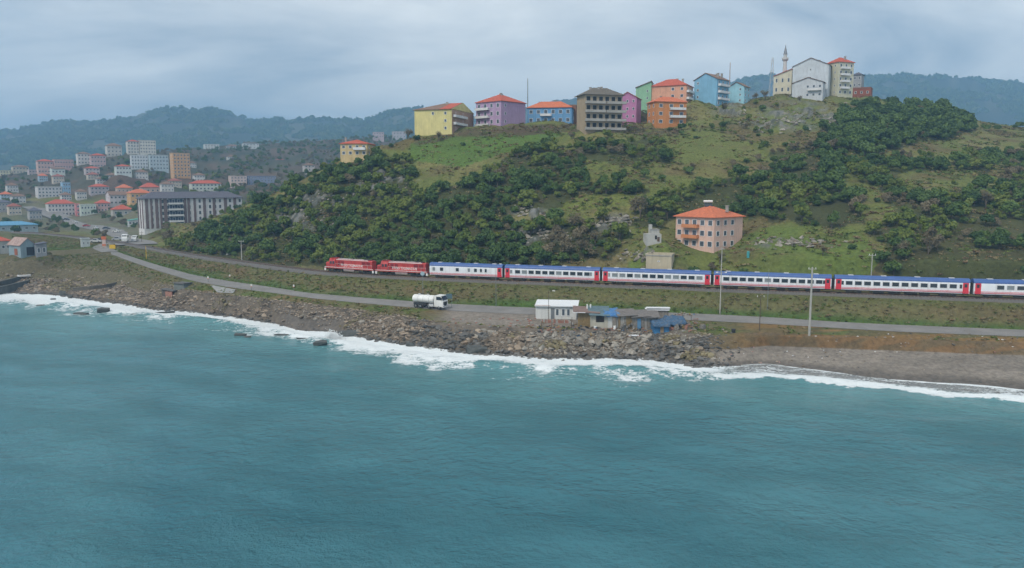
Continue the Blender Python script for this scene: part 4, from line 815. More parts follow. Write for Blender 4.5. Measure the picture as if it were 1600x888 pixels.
building('crossing_hut', 'small white keeper hut beside the road bend', 126, 128, 141, 375, 386, 330, -8, (.50, .54, .55), 'flat', .3, CONC, depth=3, front=(2, 1, .6, 1.0), cat='hut', below=2)

# ------------------------------------------------------------------ levelled plots, then the land sheets
for (name, label, o_, c_, r_) in PLOTS:
    z0 = ground(o_[0], o_[1]); z1 = ground(c_[0], c_[1])
    PADN.append((float(o_[0] + c_[0]) / 2, float(o_[1] + c_[1]) / 2, r_ * .9, r_ * (2.2 if o_[1] < 450 else 2.8) + 4, float(c_[2] - .25 - (z0 + z1) / 2)))
PADS += PADN
GZ += pad_dz(GX, GY) * (GK > 2.6); GV = np.stack([GX, GY, GZ], -1)
cb = int(np.argmin(abs(s_cols - (1095 - 800) / F_PX)))
strip('seabed', 0, 1); strip('rocky_shore', 1, 2, 0, cb + 1); strip('beach', 1, 2, cb, NCOL)
strip('ground', 2, 9); strip('hillside', 9, 14); strip('valley', 14, 18); strip('far_hills', 18, len(FEATS) - 1)


# ------------------------------------------------------------------ poles, masts, signs
POLEC = mat('pole_concrete', (.36, .35, .32), .9, .12, 1); POLES = mat('pole_steel', (.20, .22, .22), .6, .15, 1, metal=.3); WOODP = mat('pole_wood', (.10, .075, .055), .9, .2, 2); WHT = mat('sign_white', (.70, .70, .68), .6, .05, 1); YEL = mat('sign_yellow', (.62, .40, .03), .6, .1, 1); ORG = mat('sign_orange', (.58, .16, .07), .6, .1, 1); BLU = mat('sign_blue', (.05, .17, .36), .5, .1, 1)
def pole(name, label, px, ytop, ybot, Y, r, m, top='arms', cat='pole', n=10):
    p = at(px, ybot, Y); z = ground(p[0], p[1]); base = min(p[2], z); h = at(px, ytop, Y)[2] - base
    t = thing(name, label, cat, (p[0], p[1], base - .3)); h += .3
    MB().tube((0, 0, 0), (0, 0, h), r, r * .6, n).build('shaft', m, t)
    if top == 'arms':
        MB().box((0, 0, h - .35), (1.7, .1, .12)).build('cross_arm', m, t)
        for x in (-.7, 0, .7): MB().tube((x, 0, h - .3), (x, 0, h + .05), .06, .04, 6).build('insulator', WHT, t)
    elif top == 'lamp':
        a = MB().tube((0, 0, h - .1), (.9, -.3, h + .25), .05, .04, 6).build('lamp_arm', m, t); MB().box((1.1, -.36, h + .25), (.6, .25, .14), rz=-.3).build('lamp_head', WHT, a)
    elif top == 'twin':
        for s_ in (-1, 1):
            a = MB().tube((0, 0, h * .62), (s_ * .9, -.1, h * .62 + .2), .05, .04, 6).build('lamp_arm', m, t); MB().box((s_ * 1.0, -.12, h * .62 + .2), (.45, .3, .22)).build('lamp_head', WHT, a)
        MB().box((0, 0, h - .5), (1.4, .1, .12)).build('cross_arm', m, t)
    elif top == 'dish':
        MB().tube((0, -.1, h), (0, -.4, h + .1), .5, .55, 12).build('mirror_dish', mat('dish_grey', (.22, .30, .34), .5, .1, 1), t)
    return t
pole('utility_pole', 'tall concrete utility pole standing on the shore side in front of the train', 1265, 418, 512, 164, .26, POLEC, 'arms')
pole('utility_pole', 'thin dark pole on the grass right of the tarpaulin shacks', 1187, 462, 507, 168, .10, WOODP, 'arms')
pole('lamp_pole', 'thin steel pole with lamp on the embankment under the first white van', 775, 414, 478, 196, .08, POLES, 'lamp')
pole('mirror_pole', 'steel pole topped by a round dish right behind the tanker truck', 661, 428, 474, 200, .08, POLES, 'dish')
pole('track_pole', 'pole with twin lamps beside the track below the pink house', 1126, 386, 456, 186, .16, POLEC, 'twin')
pole('track_pole', 'thin pole beside the track left of the concrete utility pole', 1200, 420, 456, 184, .07, POLES, 'none')
pole('utility_pole', 'grey pole behind the train below the lower right wood', 1361, 397, 436, 186, .15, POLEC, 'arms')
pole('utility_pole', 'grey pole beside the empty track at the left of the locomotives', 378, 376, 407, 262, .18, POLEC, 'arms')
pole('lamp_pole', 'small lamp post beside the white flat-roofed shack', 857, 456, 495, 180, .07, WOODP, 'lamp')
pole('crossing_signal', 'white and yellow signal post beside the road near the crossing', 229, 385, 408, 288, .14, YEL, 'none', 'signal')
pole('town_pole', 'thin street pole at the foot of the striped flats', 222, 362, 384, 350, .10, WOODP, 'arms')
pole('radio_mast', 'tall thin mast on the hilltop between purple and blue houses', 824.5, 123, 190, 342, .22, POLES, 'none', 'mast', 8)
pole('radio_mast', 'striped thin mast behind the light blue hilltop house', 1139, 98, 160, 372, .26, mat('mast_red_grey', (.34, .27, .27), .7, .1, 1), 'none', 'mast', 8)
# lattice pylon far behind the crest
p = at(1205, 150, 520); zt = at(1205, 90, 520)[2]; py = thing('lattice_pylon', 'pale lattice pylon behind the crest left of the minaret', 'pylon', (p[0], p[1], ground(p[0], p[1]) - 1)); H = zt - py.location.z
PYM = mat('galvanised_steel', (.45, .46, .47), .6, .1, 1)
for sx, sy in ((-1, -1), (1, -1), (1, 1), (-1, 1)): MB().tube((sx * 2.6, sy * 2.6, 0), (sx * .35, sy * .35, H), .12, .08, 5).build('leg', PYM, py)
b = MB()
for i in range(9):
    z0, z1 = H * i / 9, H * (i + 1) / 9; f0 = 2.6 - 2.25 * i / 9; f1 = 2.6 - 2.25 * (i + 1) / 9
    for (ax_, s_) in ((0, -1), (0, 1), (1, -1), (1, 1)):
        q0 = (-f0, s_ * f0, z0) if ax_ == 0 else (s_ * f0, -f0, z0); q1 = (f1, s_ * f1, z1) if ax_ == 0 else (s_ * f1, f1, z1); b.tube(q0, q1, .06, n=4)
b.build('lattice_bracing', PYM, py)
for z in (.72, .82, .92): MB().tube((-3.2 * (1.25 - z), 0, H * z), (3.2 * (1.25 - z), 0, H * z), .1, n=5).build('cross_arm', PYM, py)
# small markers beside road and line
for px, yb, lab, m in [(325, 432, 'white marker post between road and line, leftmost', WHT), (359, 428, 'white and red marker board near the empty track', WHT), (393, 447, 'white marker post at the road edge', WHT), (459, 447, 'white marker post on the brown embankment left of the locomotives', WHT)]:
    zz_ = 8.6 if px in (325, 359) else 7.7; p = atz(px, yb, zz_); z = ground(p[0], p[1]); t = thing('marker_post', lab, 'marker post', (p[0], p[1], z - .1))
    MB().tube((0, 0, 0), (0, 0, 1.5), .07, n=6).build('post', POLES, t); MB().box((0, -.1, 1.5), (.4, .05, .7)).build('board', m, t); MB().box((0, -.13, 1.25), (.4, .03, .16)).build('red_band', ORG, t)
p = atz(702, 478, 6.0); t = thing('road_sign', 'blue road sign board just right of the tanker truck', 'road sign', (p[0], p[1], ground(p[0], p[1])))
for x in (-.6, .6): MB().tube((x, 0, 0), (x, 0, 3.1), .05, n=6).build('post', POLES, t)
MB().box((0, -.08, 2.7), (1.5, .06, 1.2)).build('board', mat('sign_back', (.09, .15, .18), .6, .1, 1), t)
p = atz(176, 389, 10.2); t = thing('yellow_road_sign', 'yellow sign board on two posts at the road bend', 'road sign', (p[0], p[1], ground(p[0], p[1])))
for x in (-.7, .7): MB().tube((x, 0, 0), (x, 0, 2.2), .06, n=6).build('post', POLES, t)
MB().box((0, -.1, 1.6), (2.3, .08, 1.5)).build('board', YEL, t)
p = atz(163, 385, 10.3); t = thing('totem_sign', 'red and white striped totem sign at the crossing', 'sign', (p[0], p[1], ground(p[0], p[1])), .2)
MB().box((0, 0, 1.7), (1.3, .7, 3.4)).build('column', mat('totem_white', (.55, .42, .38), .7, .1, 1), t); MB().box((0, 0, 4.0), (1.7, .9, 1.2)).build('head_panel', ORG, t); MB().box((0, -.38, 1.2), (1.34, .05, .6)).build('red_band', ORG, t)
p = atz(346, 404, 10.4); t = thing('relay_cabinet', 'small white cabinet on the far side of the empty track', 'cabinet', (p[0], p[1] + 7, ground(p[0], p[1] + 7)))
MB().box((0, 0, .65), (1.3, .9, 1.3)).build('case', mat('cabinet_grey', (.42, .43, .42), .7, .1, 1), t); MB().box((0, 0, 1.36), (1.5, 1.1, .12)).build('lid', CONC, t)
p = at(1169, 399, 203); t = thing('teal_water_tank', 'narrow teal tank in the meadow right of the pink house', 'tank', (p[0], p[1], ground(p[0], p[1])))
MB().tube((0, 0, 0), (0, 0, 1.5), .35, .35, 12).build('tank', mat('teal_plastic', (.06, .30, .32), .5, .1, 1), t); MB().tube((0, 0, 1.5), (0, 0, 1.7), .36, .15, 12).build('lid', mat('teal_plastic', (.06, .30, .32)), t)

# ------------------------------------------------------------------ vehicles
TYRE = mat('tyre_rubber', (.02, .02, .02), .9, .1, 2); RIM = mat('rim_grey', (.22, .22, .22), .5, .1, 1, metal=.4); TWH = mat('truck_white', (.72, .72, .70), .4, .05, 1, stain=(.55, .53, .49)); CHS = mat('chassis_dark', (.04, .042, .045), .8, .2, 2)
def twheel(parent, x, y, r, w=.32):
    o = MB().tube((0, -w / 2, 0), (0, w / 2, 0), r, n=18).build('wheel', TYRE, parent, (x, y, r)); MB().tube((0, -w / 2 - .02, 0), (0, w / 2 + .02, 0), r * .55, n=12).build('rim', RIM, o)
p = atz(672, 480.5, 6.05); z = float(np.interp(p[0] / p[1], S_GRID, (ROADN[1] + ROADF[1]) / 2)) + .1
tk = thing('tanker_truck', 'white tanker truck driving right along the coast road', 'truck', (p[0], p[1] + .6, z), R(-24))
L_ = 8.8
MB().box((0, 0, .95), (L_ - .4, .9, .3)).build('chassis', CHS, tk)
tp = [(1.22 * math.cos(q_) * 1.0, 2.12 + .98 * math.sin(q_)) for q_ in np.linspace(0, 2 * math.pi, 20, endpoint=False)]
tank = MB().ext(tp, -4.3, 1.35).build('tank', TWH, tk, smooth=False)
for x in (-4.32, 1.37): MB().ext([(q_[0] * .86, (q_[1] - 2.12) * .86 + 2.12) for q_ in tp], x - .12, x + .12).build('tank_end', TWH, tank)
for x in (-3.0, -.6): MB().tube((x, 0, 3.05), (x, 0, 3.3), .32, n=12).build('manhole', LGY, tank)
for x in (-2.9, -1.4, .2): MB().ext([(q_[0] * 1.02, (q_[1] - 2.12) * 1.02 + 2.12) for q_ in tp], x - .05, x + .05).build('tank_band', LGY, tank)
cabp = [(1.75, .75), (1.75, 3.15), (2.0, 3.3), (3.6, 3.25), (4.05, 2.1), (4.12, 1.9), (4.12, .6), (1.75, .6)]
cabm = MB().ext([(a, b_) for a, b_ in cabp], -1.22, 1.22, 0, 'y'); cb_ = cabm.build('cab', TWH, tk)
MB().add([(3.66, -1.08, 3.1), (3.66, 1.08, 3.1), (4.06, 1.08, 2.16), (4.06, -1.08, 2.16)], [(0, 1, 2, 3)]).add([(3.70, -1.08, 3.12), (3.70, 1.08, 3.12), (4.10, 1.08, 2.18), (4.10, -1.08, 2.18)], [(0, 1, 2, 3)]).build('windscreen', CGL, cb_)
MB().add([(2.35, -1.235, 3.0), (3.5, -1.235, 3.0), (3.85, -1.235, 2.2), (2.35, -1.235, 2.2)], [(0, 1, 2, 3)]).build('side_window', CGL, cb_)
MB().box((4.14, 0, 1.35), (.05, 1.7, .75)).build('grille', CHS, cb_); MB().box((4.1, 0, .62), (.25, 2.4, .4)).build('bumper', LGY, cb_)
for y in (-.9, .9): MB().box((4.17, y, .98), (.06, .4, .24)).build('headlight', WHT, cb_)
for y in (-1.4, 1.4): MB().box((3.8, y, 2.55), (.15, .25, .6)).build('mirror', CHS, cb_)
MB().box((-2.2, -1.1, 1.05), (3.6, .08, .5)).build('side_skirt', CHS, tk); MB().box((.9, -1.0, .85), (1.3, .45, .6)).build('fuel_tank', LGY, tk)
for x in (-3.4, -2.1, .3, 3.0):
    for y in (-1.05, 1.05): twheel(tk, x, y, .5)
def van(label, px, yb, rz, col, L=5.8, W=2.0, H=2.6, cat='minibus', group='vehicles in the town street', zz_=None):
    p = atz(px, yb, 9.2); z = ground(p[0], p[1]) + .47; t = thing('minibus' if cat == 'minibus' else 'parked_car', label, cat, (p[0], p[1], z), rz, group)
    m = mat('veh_%.2f_%.2f_%.2f' % col, col, .35, .05, 1, .5)
    if cat == 'minibus': pr = [(-L / 2, .35), (-L / 2, H), (L / 2 - 1.1, H), (L / 2 - .5, H * .62), (L / 2, H * .5), (L / 2, .35)]; gl = [(-L / 2 + .3, H * .55), (-L / 2 + .3, H * .88), (L / 2 - 1.2, H * .88), (L / 2 - .7, H * .6)]
    else: pr = [(-L / 2, .3), (-L / 2, .85), (-L * .32, .95), (-L * .2, H), (L * .12, H), (L * .26, .95), (L / 2, .8), (L / 2, .3)]; gl = [(-L * .27, .97), (-L * .18, H - .08), (L * .1, H - .08), (L * .21, .97)]
    MB().ext(pr, -W / 2, W / 2, 0, 'y').build('body', m, t)
    for y in (-1, 1): MB().ext(gl, y * W / 2 - .02, y * W / 2 + .02, 0, 'y').build('side_window', CGL, t)
    if cat == 'minibus': MB().box((L / 2 - .78, 0, H * .78), (.1, W * .85, H * .3), ry=.52).build('windscreen', CGL, t)
    else: MB().box((L * .2, 0, (H + .95) / 2 + .03), (.06, W * .85, .5), ry=.9).build('windscreen', CGL, t)
    for x in (-L * .32, L * .32):
        for y in (-W / 2 + .08, W / 2 - .08): twheel(t, x, y, .34, .22)
    return t
van('white minibus waiting at the level crossing, left of two', 196, 383, R(-70), (.66, .67, .67), 6.5, 2.2, 3.0)
van('white minibus at the crossing beside the wooded spur, right of two', 211, 381, R(-75), (.60, .62, .63), 5.5, 2.0, 2.4)
for i, (px, yb, cl, lab) in enumerate([(150, 356, (.55, .55, .56), 'silver car driving up the town street'), (118, 348.5, (.60, .60, .60), 'white car parked at the far end of the street'), (104, 346.5, (.10, .11, .13), 'dark car at the far end of the street'), (182, 362, (.60, .60, .58), 'white car in the street near the kiosk'), (166, 357, (.08, .09, .11), 'black car in the middle of the street'), (135, 353, (.35, .06, .06), 'red car in the street before the pale green block')]):
    van(lab, px, yb, R(-40 + 8 * i), cl, 4.3, 1.75, 1.5, 'car')
for i, (px, cl, lab) in enumerate([(150, (.58, .58, .58), 'white car parked behind the yellow sign, left of three'), (157, (.14, .15, .18), 'dark car parked behind the yellow sign, middle of three'), (184, (.40, .42, .44), 'grey car parked behind the yellow sign, right of three')]):
    van(lab, px, 383 - i, R(10), cl, 4.3, 1.75, 1.5, 'car')

# ------------------------------------------------------------------ shacks on the shore
TARP = mat('blue_tarpaulin', (.05, .16, .36), .6, .35, 2.0, .4, stain=(.12, .20, .30)); TARPD = mat('dark_blue_tarpaulin', (.05, .10, .17), .7, .5, 3, .3, stain=(.14, .14, .15)); BOARD = mat('weathered_board', (.24, .17, .08), .9, .2, 3, stain=(.14, .10, .06)); GREYB = mat('grey_board', (.22, .20, .175), .92, .25, 3, stain=(.12, .11, .10)); SHEET = mat('white_roof_sheet', (.70, .71, .72), .5, .06, 1); SHW = wallmat('shack_white', (.60, .60, .58)); CRW = wallmat('shack_cream', (.44, .41, .34)); TEALR = mat('grey_teal_roof', (.10, .15, .17), .8, .2, 1); MESHR = mat('salmon_rag', (.45, .26, .24), .9, .3, 4); BRK = mat('broken_brick', (.30, .15, .11), .95, .3, 3)
def shack_at(px, yb, name, label, cat='shack', rz=0.0, zz_=5.2):
    p = atz(px, yb, zz_); z = ground(p[0], p[1]); FOOT.append((p[0], p[1] + 2, 5, label)); t_s = thing(name, label, cat, (p[0], p[1], z - .15), rz); t_s.scale = (1.05, 1.05, 1.3) if cat in ('shack', 'heap', 'sheet pile') else (1, 1, 1); return t_s, p[1] / F_PX
# white flat-roofed one
t, k_ = shack_at(870, 498, 'white_shack', 'white flat-roofed shack at the left end of the shore huts', rz=-.12); M = k_
MB().ext([(-4.6, 0), (-4.6, 2.5), (4.2, 2.5), (4.2, 0)], 0, 5.6, 0, 'y').build('wall', SHW, t)
r_ = MB().box((-.1, 2.7, 2.62), (9.4, 6.4, .16), rx=.05).build('roof', SHEET, t); MB().box((-3.1, -.42, 2.5), (3.4, .1, .2)).build('roof_fascia', mat('rust_trim', (.42, .22, .16), .8, .1, 1), r_)
for x in (.1, 1.4, 2.5): link('window', win_mesh(.75, 1.3, FRW, GLASS, 'sh1', .1, .08), t, (x, 0, 1.35))
MB().box((-.9, -.05, 1.05), (.75, .08, 2.0)).build('door', mat('grey_door', (.18, .19, .20), .7, .1, 1), t)
# low rubble terrace before it
t, k_ = shack_at(868, 503, 'rubble_terrace_wall', 'low brick rubble wall in front of the white flat-roofed shack', 'wall', rz=-.12, zz_=5.0)
rr = random.Random(3)
for i in range(26): MB().box((-3.2 + i * .26, rr.uniform(-.05, .05), .35 + rr.uniform(-.1, .15)), (.25, .35, .8 + rr.uniform(-.2, .3)), rz=rr.uniform(-.1, .1)).build('brick_block', BRK if rr.random() < .6 else CONC, t)
# brown boarded fence/shack
t, k_ = shack_at(921, 506, 'board_shack', 'shack of upright brown boards with pale eave sheet', rz=-.05)
MB().box((0, 2.2, 1.3), (4.6, 4, 2.6)).build('wall', CRW, t)
for i in range(18): MB().box((-2.3 + i * .27, .14 + rr.uniform(-.03, .03), 1.3 + rr.uniform(-.06, .06)), (.24, .06, 2.75)).build('board', BOARD, t)
MB().box((-.6, 1.9, 2.85), (5.6, 5, .12), rx=.08, ry=.04).build('roof', mat('rust_flat_roof', (.20, .14, .12), .9, .2, 1), t); MB().box((-2.2, -.6, 2.66), (2.6, .5, .07)).build('eave_sheet', SHEET, t)
for x in (-.4, .3): MB().tube((x, 2.5, 2.8), (x, 2.5, 3.7), .16, n=8).build('stove_pipe', WHT, t)
# cream shack with grey-teal roof
t, k_ = shack_at(936, 507, 'cream_shack', 'cream shack with barred dark window under a drooping grey-teal roof', rz=-.03)
MB().box((0, 2.0, 1.25), (3.6, 3.8, 2.5)).build('wall', CRW, t); MB().box((.2, .06, 1.65), (1.7, .08, 1.05)).build('window', DARK, t)
for i in range(6): MB().tube((-.55 + i * .3, -.02, 1.15), (-.55 + i * .3, -.02, 2.15), .025, n=5).build('window_bar', FRB, t)
MB().add([(-2.1, -.7, 2.35), (2.2, -.7, 2.2), (2.4, 4.2, 3.25), (-2.2, 4.2, 3.3), (-2.1, -.7, 2.45), (2.2, -.7, 2.3), (2.4, 4.2, 3.35), (-2.2, 4.2, 3.4)], [(0, 1, 2, 3), (4, 5, 6, 7), (0, 1, 5, 4), (1, 2, 6, 5), (2, 3, 7, 6), (3, 0, 4, 7)]).build('roof', TEALR, t)
# shack under the bright blue tarpaulin
def tarp(name, parent, W, D, z, m, sag=.3, seed=1, drop=.9, hump=.0):
    r2 = np.random.default_rng(seed); nx, ny = 16, 14; xs = np.linspace(-W / 2, W / 2, nx); ys = np.linspace(-.4, D, ny); Xg, Yg = np.meshgrid(xs, ys)
    Zg = z + .5 * Yg / D + (fbm(Xg * 1.1 + seed * 7, Yg * 1.1, 4, seed) - .5) * 2 * sag + hump * np.exp(-((Xg / (W * .3)) ** 2 + ((Yg - D / 2) / (D * .3)) ** 2))
    e = np.maximum(np.abs(Xg) / (W / 2), np.maximum(-(Yg - D / 2) / (D / 2 + .4), (Yg - D / 2) / (D / 2))); Zg -= drop * sstep(.82, 1.0, e)
    me = grid_mesh(name, np.stack([Xg, Yg, Zg], -1), ny, nx, m); o = link(name, me, parent); sm = o.modifiers.new('thick', 'SOLIDIFY'); sm.thickness = .03; return o
t, k_ = shack_at(956, 507, 'tarpaulin_shack', 'pale shack roofed with a crumpled bright blue tarpaulin', rz=.02)
MB().box((0, 2.0, 1.2), (3.4, 3.6, 2.4)).build('wall', SHW, t); tarp('tarpaulin', t, 3.9, 4.4, 2.6, TARP, .2, 3, .45); MB().box((.5, -.05, 1.0), (.8, .1, 1.9)).build('door', GREYB, t); MB().tube((.5, -.7, 0), (.5, -.7, .6), .3, n=10).build('water_barrel', WHT, t)
# grey patchwork shacks
for px, wd_, lab, sd in [(980, 3.6, 'dark grey patchwork shack right of the bright blue tarpaulin', 1), (1001, 3.6, 'grey board shack with a narrow blue door', 2), (1018, 2.8, 'low brown-grey shack left of the blue plastic shelter', 3)]:
    t, k_ = shack_at(px, 508, 'grey_shack', lab, rz=rr.uniform(-.1, .1)); hh = 2.3 - .2 * sd + .3
    MB().box((0, 2.0, hh / 2), (wd_, 3.6, hh)).build('wall', GREYB, t)
    for i in range(int(wd_ / .4)):
        MB().box((-wd_ / 2 + .2 + i * .4, .14, hh / 2 + rr.uniform(-.15, .1)), (.34, .08, hh + rr.uniform(-.2, .3)), ry=rr.uniform(-.05, .05)).build('board', [GREYB, CONC, BOARD][rr.randrange(3)], t)
    MB().add([(-wd_ / 2 - .3, -.5, hh - .1), (wd_ / 2 + .3, -.5, hh + .05), (wd_ / 2 + .3, 4, hh + .6), (-wd_ / 2 - .3, 4, hh + .55), (-wd_ / 2 - .3, -.5, hh), (wd_ / 2 + .3, -.5, hh + .15), (wd_ / 2 + .3, 4, hh + .7), (-wd_ / 2 - .3, 4, hh + .65)], [(0, 1, 2, 3), (4, 5, 6, 7), (0, 1, 5, 4), (1, 2, 6, 5), (2, 3, 7, 6), (3, 0, 4, 7)]).build('roof', mat('patched_roof', (.16, .145, .135), .9, .3, 1.5), t)
    if sd == 2: MB().box((-.3, .05, .95), (.75, .1, 1.8)).build('door', mat('faded_blue', (.10, .22, .36), .8, .2, 1), t)
    if sd == 1:
        for i in range(7): MB().box((-1.4 + i * .45, -.15, .5 + .25 * (i % 3)), (.4, .35, .35), rz=i).build('stacked_crate', GREYB, t)
t, k_ = shack_at(1028, 500, 'white_sheet_pile', 'stack of long white sheets behind the blue plastic shelter', 'sheet pile', rz=-.06)
for i in range(5): MB().box((rr.uniform(-.2, .2), 1.2 + rr.uniform(-.1, .1), 1.6 + i * .1), (5.0, 1.6, .07), rz=rr.uniform(-.05, .05)).build('sheet', SHEET, t)
MB().box((0, 1.2, .75), (4.6, 1.2, 1.5)).build('trestle', GREYB, t)
t, k_ = shack_at(1034, 512, 'plastic_shelter', 'low shelter wrapped in blue plastic with a brown doorway', rz=.05)
MB().box((0, 1.6, .75), (3.2, 2.8, 1.5)).build('wall', mat('blue_plastic', (.04, .15, .30), .5, .3, 2), t); MB().box((.1, .16, .85), (.7, .1, 1.3)).build('doorway', mat('brown_panel', (.26, .19, .12), .8, .1, 1), t); tarp('plastic_roof', t, 3.7, 3.5, 1.7, TARPD, .2, 8, .35)
t, k_ = shack_at(1056, 510, 'tarpaulin_heap', 'large heap under dark blue netting and tarpaulin at the right end of the huts', 'heap', rz=-.05)
tarp('tarpaulin', t, 4.6, 4.0, 1.55, TARPD, .5, 12, .5, .3); MB().box((0, 2, .7), (4.0, 3.2, 1.6)).build('stacked_goods', GREYB, t)
for i in range(14): MB().box((rr.uniform(-2.2, 2.2), rr.uniform(-.5, .2), rr.uniform(.2, 1.0)), (rr.uniform(.2, .9), .08, rr.uniform(.3, 1.0)), ry=rr.uniform(-.5, .5), rz=rr.uniform(-.4, .4)).build('leaning_board', [GREYB, BOARD, BRK, GREYB][i % 4], t)
# odds and ends
for i, (px, yb, sz, m, lab) in enumerate([(990, 513, (2.2, .9, .18), SHEET, 'white board lying in front of the grey shacks'), (930, 509, (.7, .6, .5), WHT, 'white bucket before the cream shack'), (1098, 512, (1.1, .8, .9), GREYB, 'grey crate right of the tarpaulin heap'), (1146, 517, (.9, .8, .7), CHS, 'black bin on the orange bank')]):
    p = atz(px, yb, 5.0); t = thing('loose_board' if i == 0 else ['', 'bucket', 'crate', 'bin'][i], lab, ['board', 'bucket', 'crate', 'bin'][i], (p[0], p[1], ground(p[0], p[1])), .3 * i)
    if i in (1, 3): MB().tube((0, 0, 0), (0, 0, sz[2]), sz[0] * .42, sz[0] * .5, 12).build('shell', m, t); MB().tube((0, 0, sz[2]), (0, 0, sz[2] + .06), sz[0] * .54, sz[0] * .54, 12).build('rim', m, t)
    else:
        for j in range(3): MB().box((0, (j - 1) * sz[1] / 3, sz[2] / 2 + .05 * (j % 2)), (sz[0], sz[1] / 3 - .02, sz[2])).build('plank', m, t)

# ------------------------------------------------------------------ ruins, walls, slipway, boat
t, k_ = shack_at(257, 441, 'ruined_brick_hut', 'ruined brick hut at the seaward edge of the road', 'ruin', rz=-.5, zz_=7.2)
MB().box((-1.2, 1, 1.2), (2.6, .4, 2.6)).build('wall', mat('dark_stone', (.10, .085, .075), .95, .3, 2), t); MB().box((1.0, .6, 1.0), (2.8, .4, 2.2)).build('brick_wall', BRK, t); MB().box((-2.4, 2.2, 1.0), (.35, 2.6, 2.2)).build('side_wall', BRK, t); MB().box((0, 2, 2.5), (5.6, 3.2, .2), ry=.05).build('roof_slab', mat('dark_slab', (.11, .105, .10), .9, .2, 1), t)
t, k_ = shack_at(279, 441, 'concrete_bunker', 'grey concrete box with flat slab beside the ruined brick hut', 'bunker', rz=-.5, zz_=7.2)
MB().box((0, 1.4, .9), (4.2, 2.8, 2.2)).build('wall', mat('grey_green_concrete', (.15, .165, .155), .9, .2, 1), t); MB().box((0, 1.3, 2.1), (4.8, 3.4, .22)).build('roof_slab', mat('dark_slab', (.11, .105, .10)), t)
PALEC = mat('pale_concrete', (.27, .268, .262), .9, .12, .5, stain=(.19, .186, .18))
ca = [gpt(328, 445.5, 6.7), gpt(368, 452, 6.5), gpt(364, 459, 5.6), gpt(340, 457, 5.6)]; V = np.zeros((6, 8, 3))
for i in range(6):
    for j in range(8):
        u, v_ = j / 7, i / 5; q = (np.array(ca[0]) * (1 - u) + np.array(ca[1]) * u) * (1 - v_) + (np.array(ca[3]) * (1 - u) + np.array(ca[2]) * u) * v_; V[i, j] = (q[0], q[1], ground(q[0], q[1]) + .22)
o = link('concrete_apron', grid_mesh('concrete_apron', V, 6, 8, PALEC)); tag(o, kind='structure')
def wall_run(name, label, pts, w, h, m, cat='wall'):
    P = np.array(pts); t = thing(name, label, cat, tuple(P[0]))
    for i in range(len(P) - 1):
        v = P[i + 1] - P[i]; L_ = np.linalg.norm(v[:2]); c = (P[i] + P[i + 1]) / 2 - P[0]
        MB().box((c[0], c[1], c[2] + h / 2 - .4), (L_ * 1.01, w, h + .8), rz=math.atan2(v[1], v[0]), ry=-math.atan2(v[2], L_)).build('wall_segment', m, t)
    return t
DCON = mat('dark_wet_concrete', (.075, .08, .075), .7, .25, .8, stain=(.12, .12, .11)); LCON = mat('pale_sea_concrete', (.24, .235, .22), .9, .2, .8)
wall_run('sea_wall', 'long low dark concrete wall across the left rubble shore', [gpt(113, 451, 3.4), gpt(140, 449, 3.5), gpt(165, 446, 3.7), gpt(182, 442, 3.9)], .5, .25, mat('old_wall_stone', (.13, .115, .095), .95, .25, 1))
wall_run('slipway_wall', 'dark slipway wall running down to the water, upper of two', [gpt(-40, 452, 2.0), gpt(0, 446, 2.2), (gpt(30, 438, 2.8)), gpt(48, 434, 3.2)], .9, 1.3, DCON)
wall_run('slipway_wall', 'dark slipway wall at the water edge, lower of two', [gpt(-40, 462, .6), gpt(0, 456, .9), gpt(25, 450, 1.3), gpt(46, 445, 1.6)], .9, 1.6, DCON)
wall_run('harbour_wall', 'weathered upper harbour wall at the left edge of the shore', [gpt(-40, 424, 4.6), gpt(0, 420, 4.8), gpt(40, 419, 5.2)], .8, 1.5, DCON)
p = atz(38, 435, 3.4); t = thing('rowing_boat', 'small white rowing boat drawn up on the slipway', 'boat', (p[0], p[1], ground(p[0], p[1]) + .5), .5)
bm_v = []; ns_ = 9
for i in range(ns_):
    u = i / (ns_ - 1) * 2 - 1; wv = .75 * (1 - abs(u) ** 2.4) + .03; zk = .18 * u * u
    bm_v += [(u * 2, -wv, .75 + .25 * u * u), (u * 2, -wv * .7, .25 + zk), (u * 2, 0, .05 + zk), (u * 2, wv * .7, .25 + zk), (u * 2, wv, .75 + .25 * u * u)]
fs = [(i * 5 + j, i * 5 + j + 1, (i + 1) * 5 + j + 1, (i + 1) * 5 + j) for i in range(ns_ - 1) for j in range(4)]
hu = MB().add(bm_v, fs).build('hull', LWH, t); hu.modifiers.new('thick', 'SOLIDIFY').thickness = .05
for x in (-.6, .5): MB().box((x, 0, .6), (.25, 1.3, .05)).build('thwart', BOARD, t)
# blocks and slabs lying in the surf
def slab(label, px, py, L_, W_, H_, rz, tilt, z=0.0, nm='surf_block', cat='block'):
    L_ *= .82; W_ *= .85; H_ *= .75; p = atz(px, py, 0); t = tag(link(nm, None, None, (p[0], p[1], z), rz), label, cat, 'blocks and rocks lying in the surf'); r3 = random.Random(int(px))
    b = bmesh.new()
    for sx in (-1, -.4, .3, 1):
        for sy in (-1, 1):
            for sz in (-1, 1): b.verts.new((sx * L_ / 2 + r3.uniform(-.3, .3) * min(L_, 2) * .5, sy * W_ / 2 * r3.uniform(.45, 1.1), sz * H_ / 2 * r3.uniform(.4, 1.1)))
    bmesh.ops.convex_hull(b, input=b.verts); bmesh.ops.delete(b, geom=[v for v in b.verts if not v.link_faces], context='VERTS')
    me = bpy.data.meshes.new('block'); b.to_mesh(me); b.free(); me.materials.append(DCON); t2 = t; t2.rotation_euler = (tilt, 0, rz)
    o = link('block_body', me, t2); return t
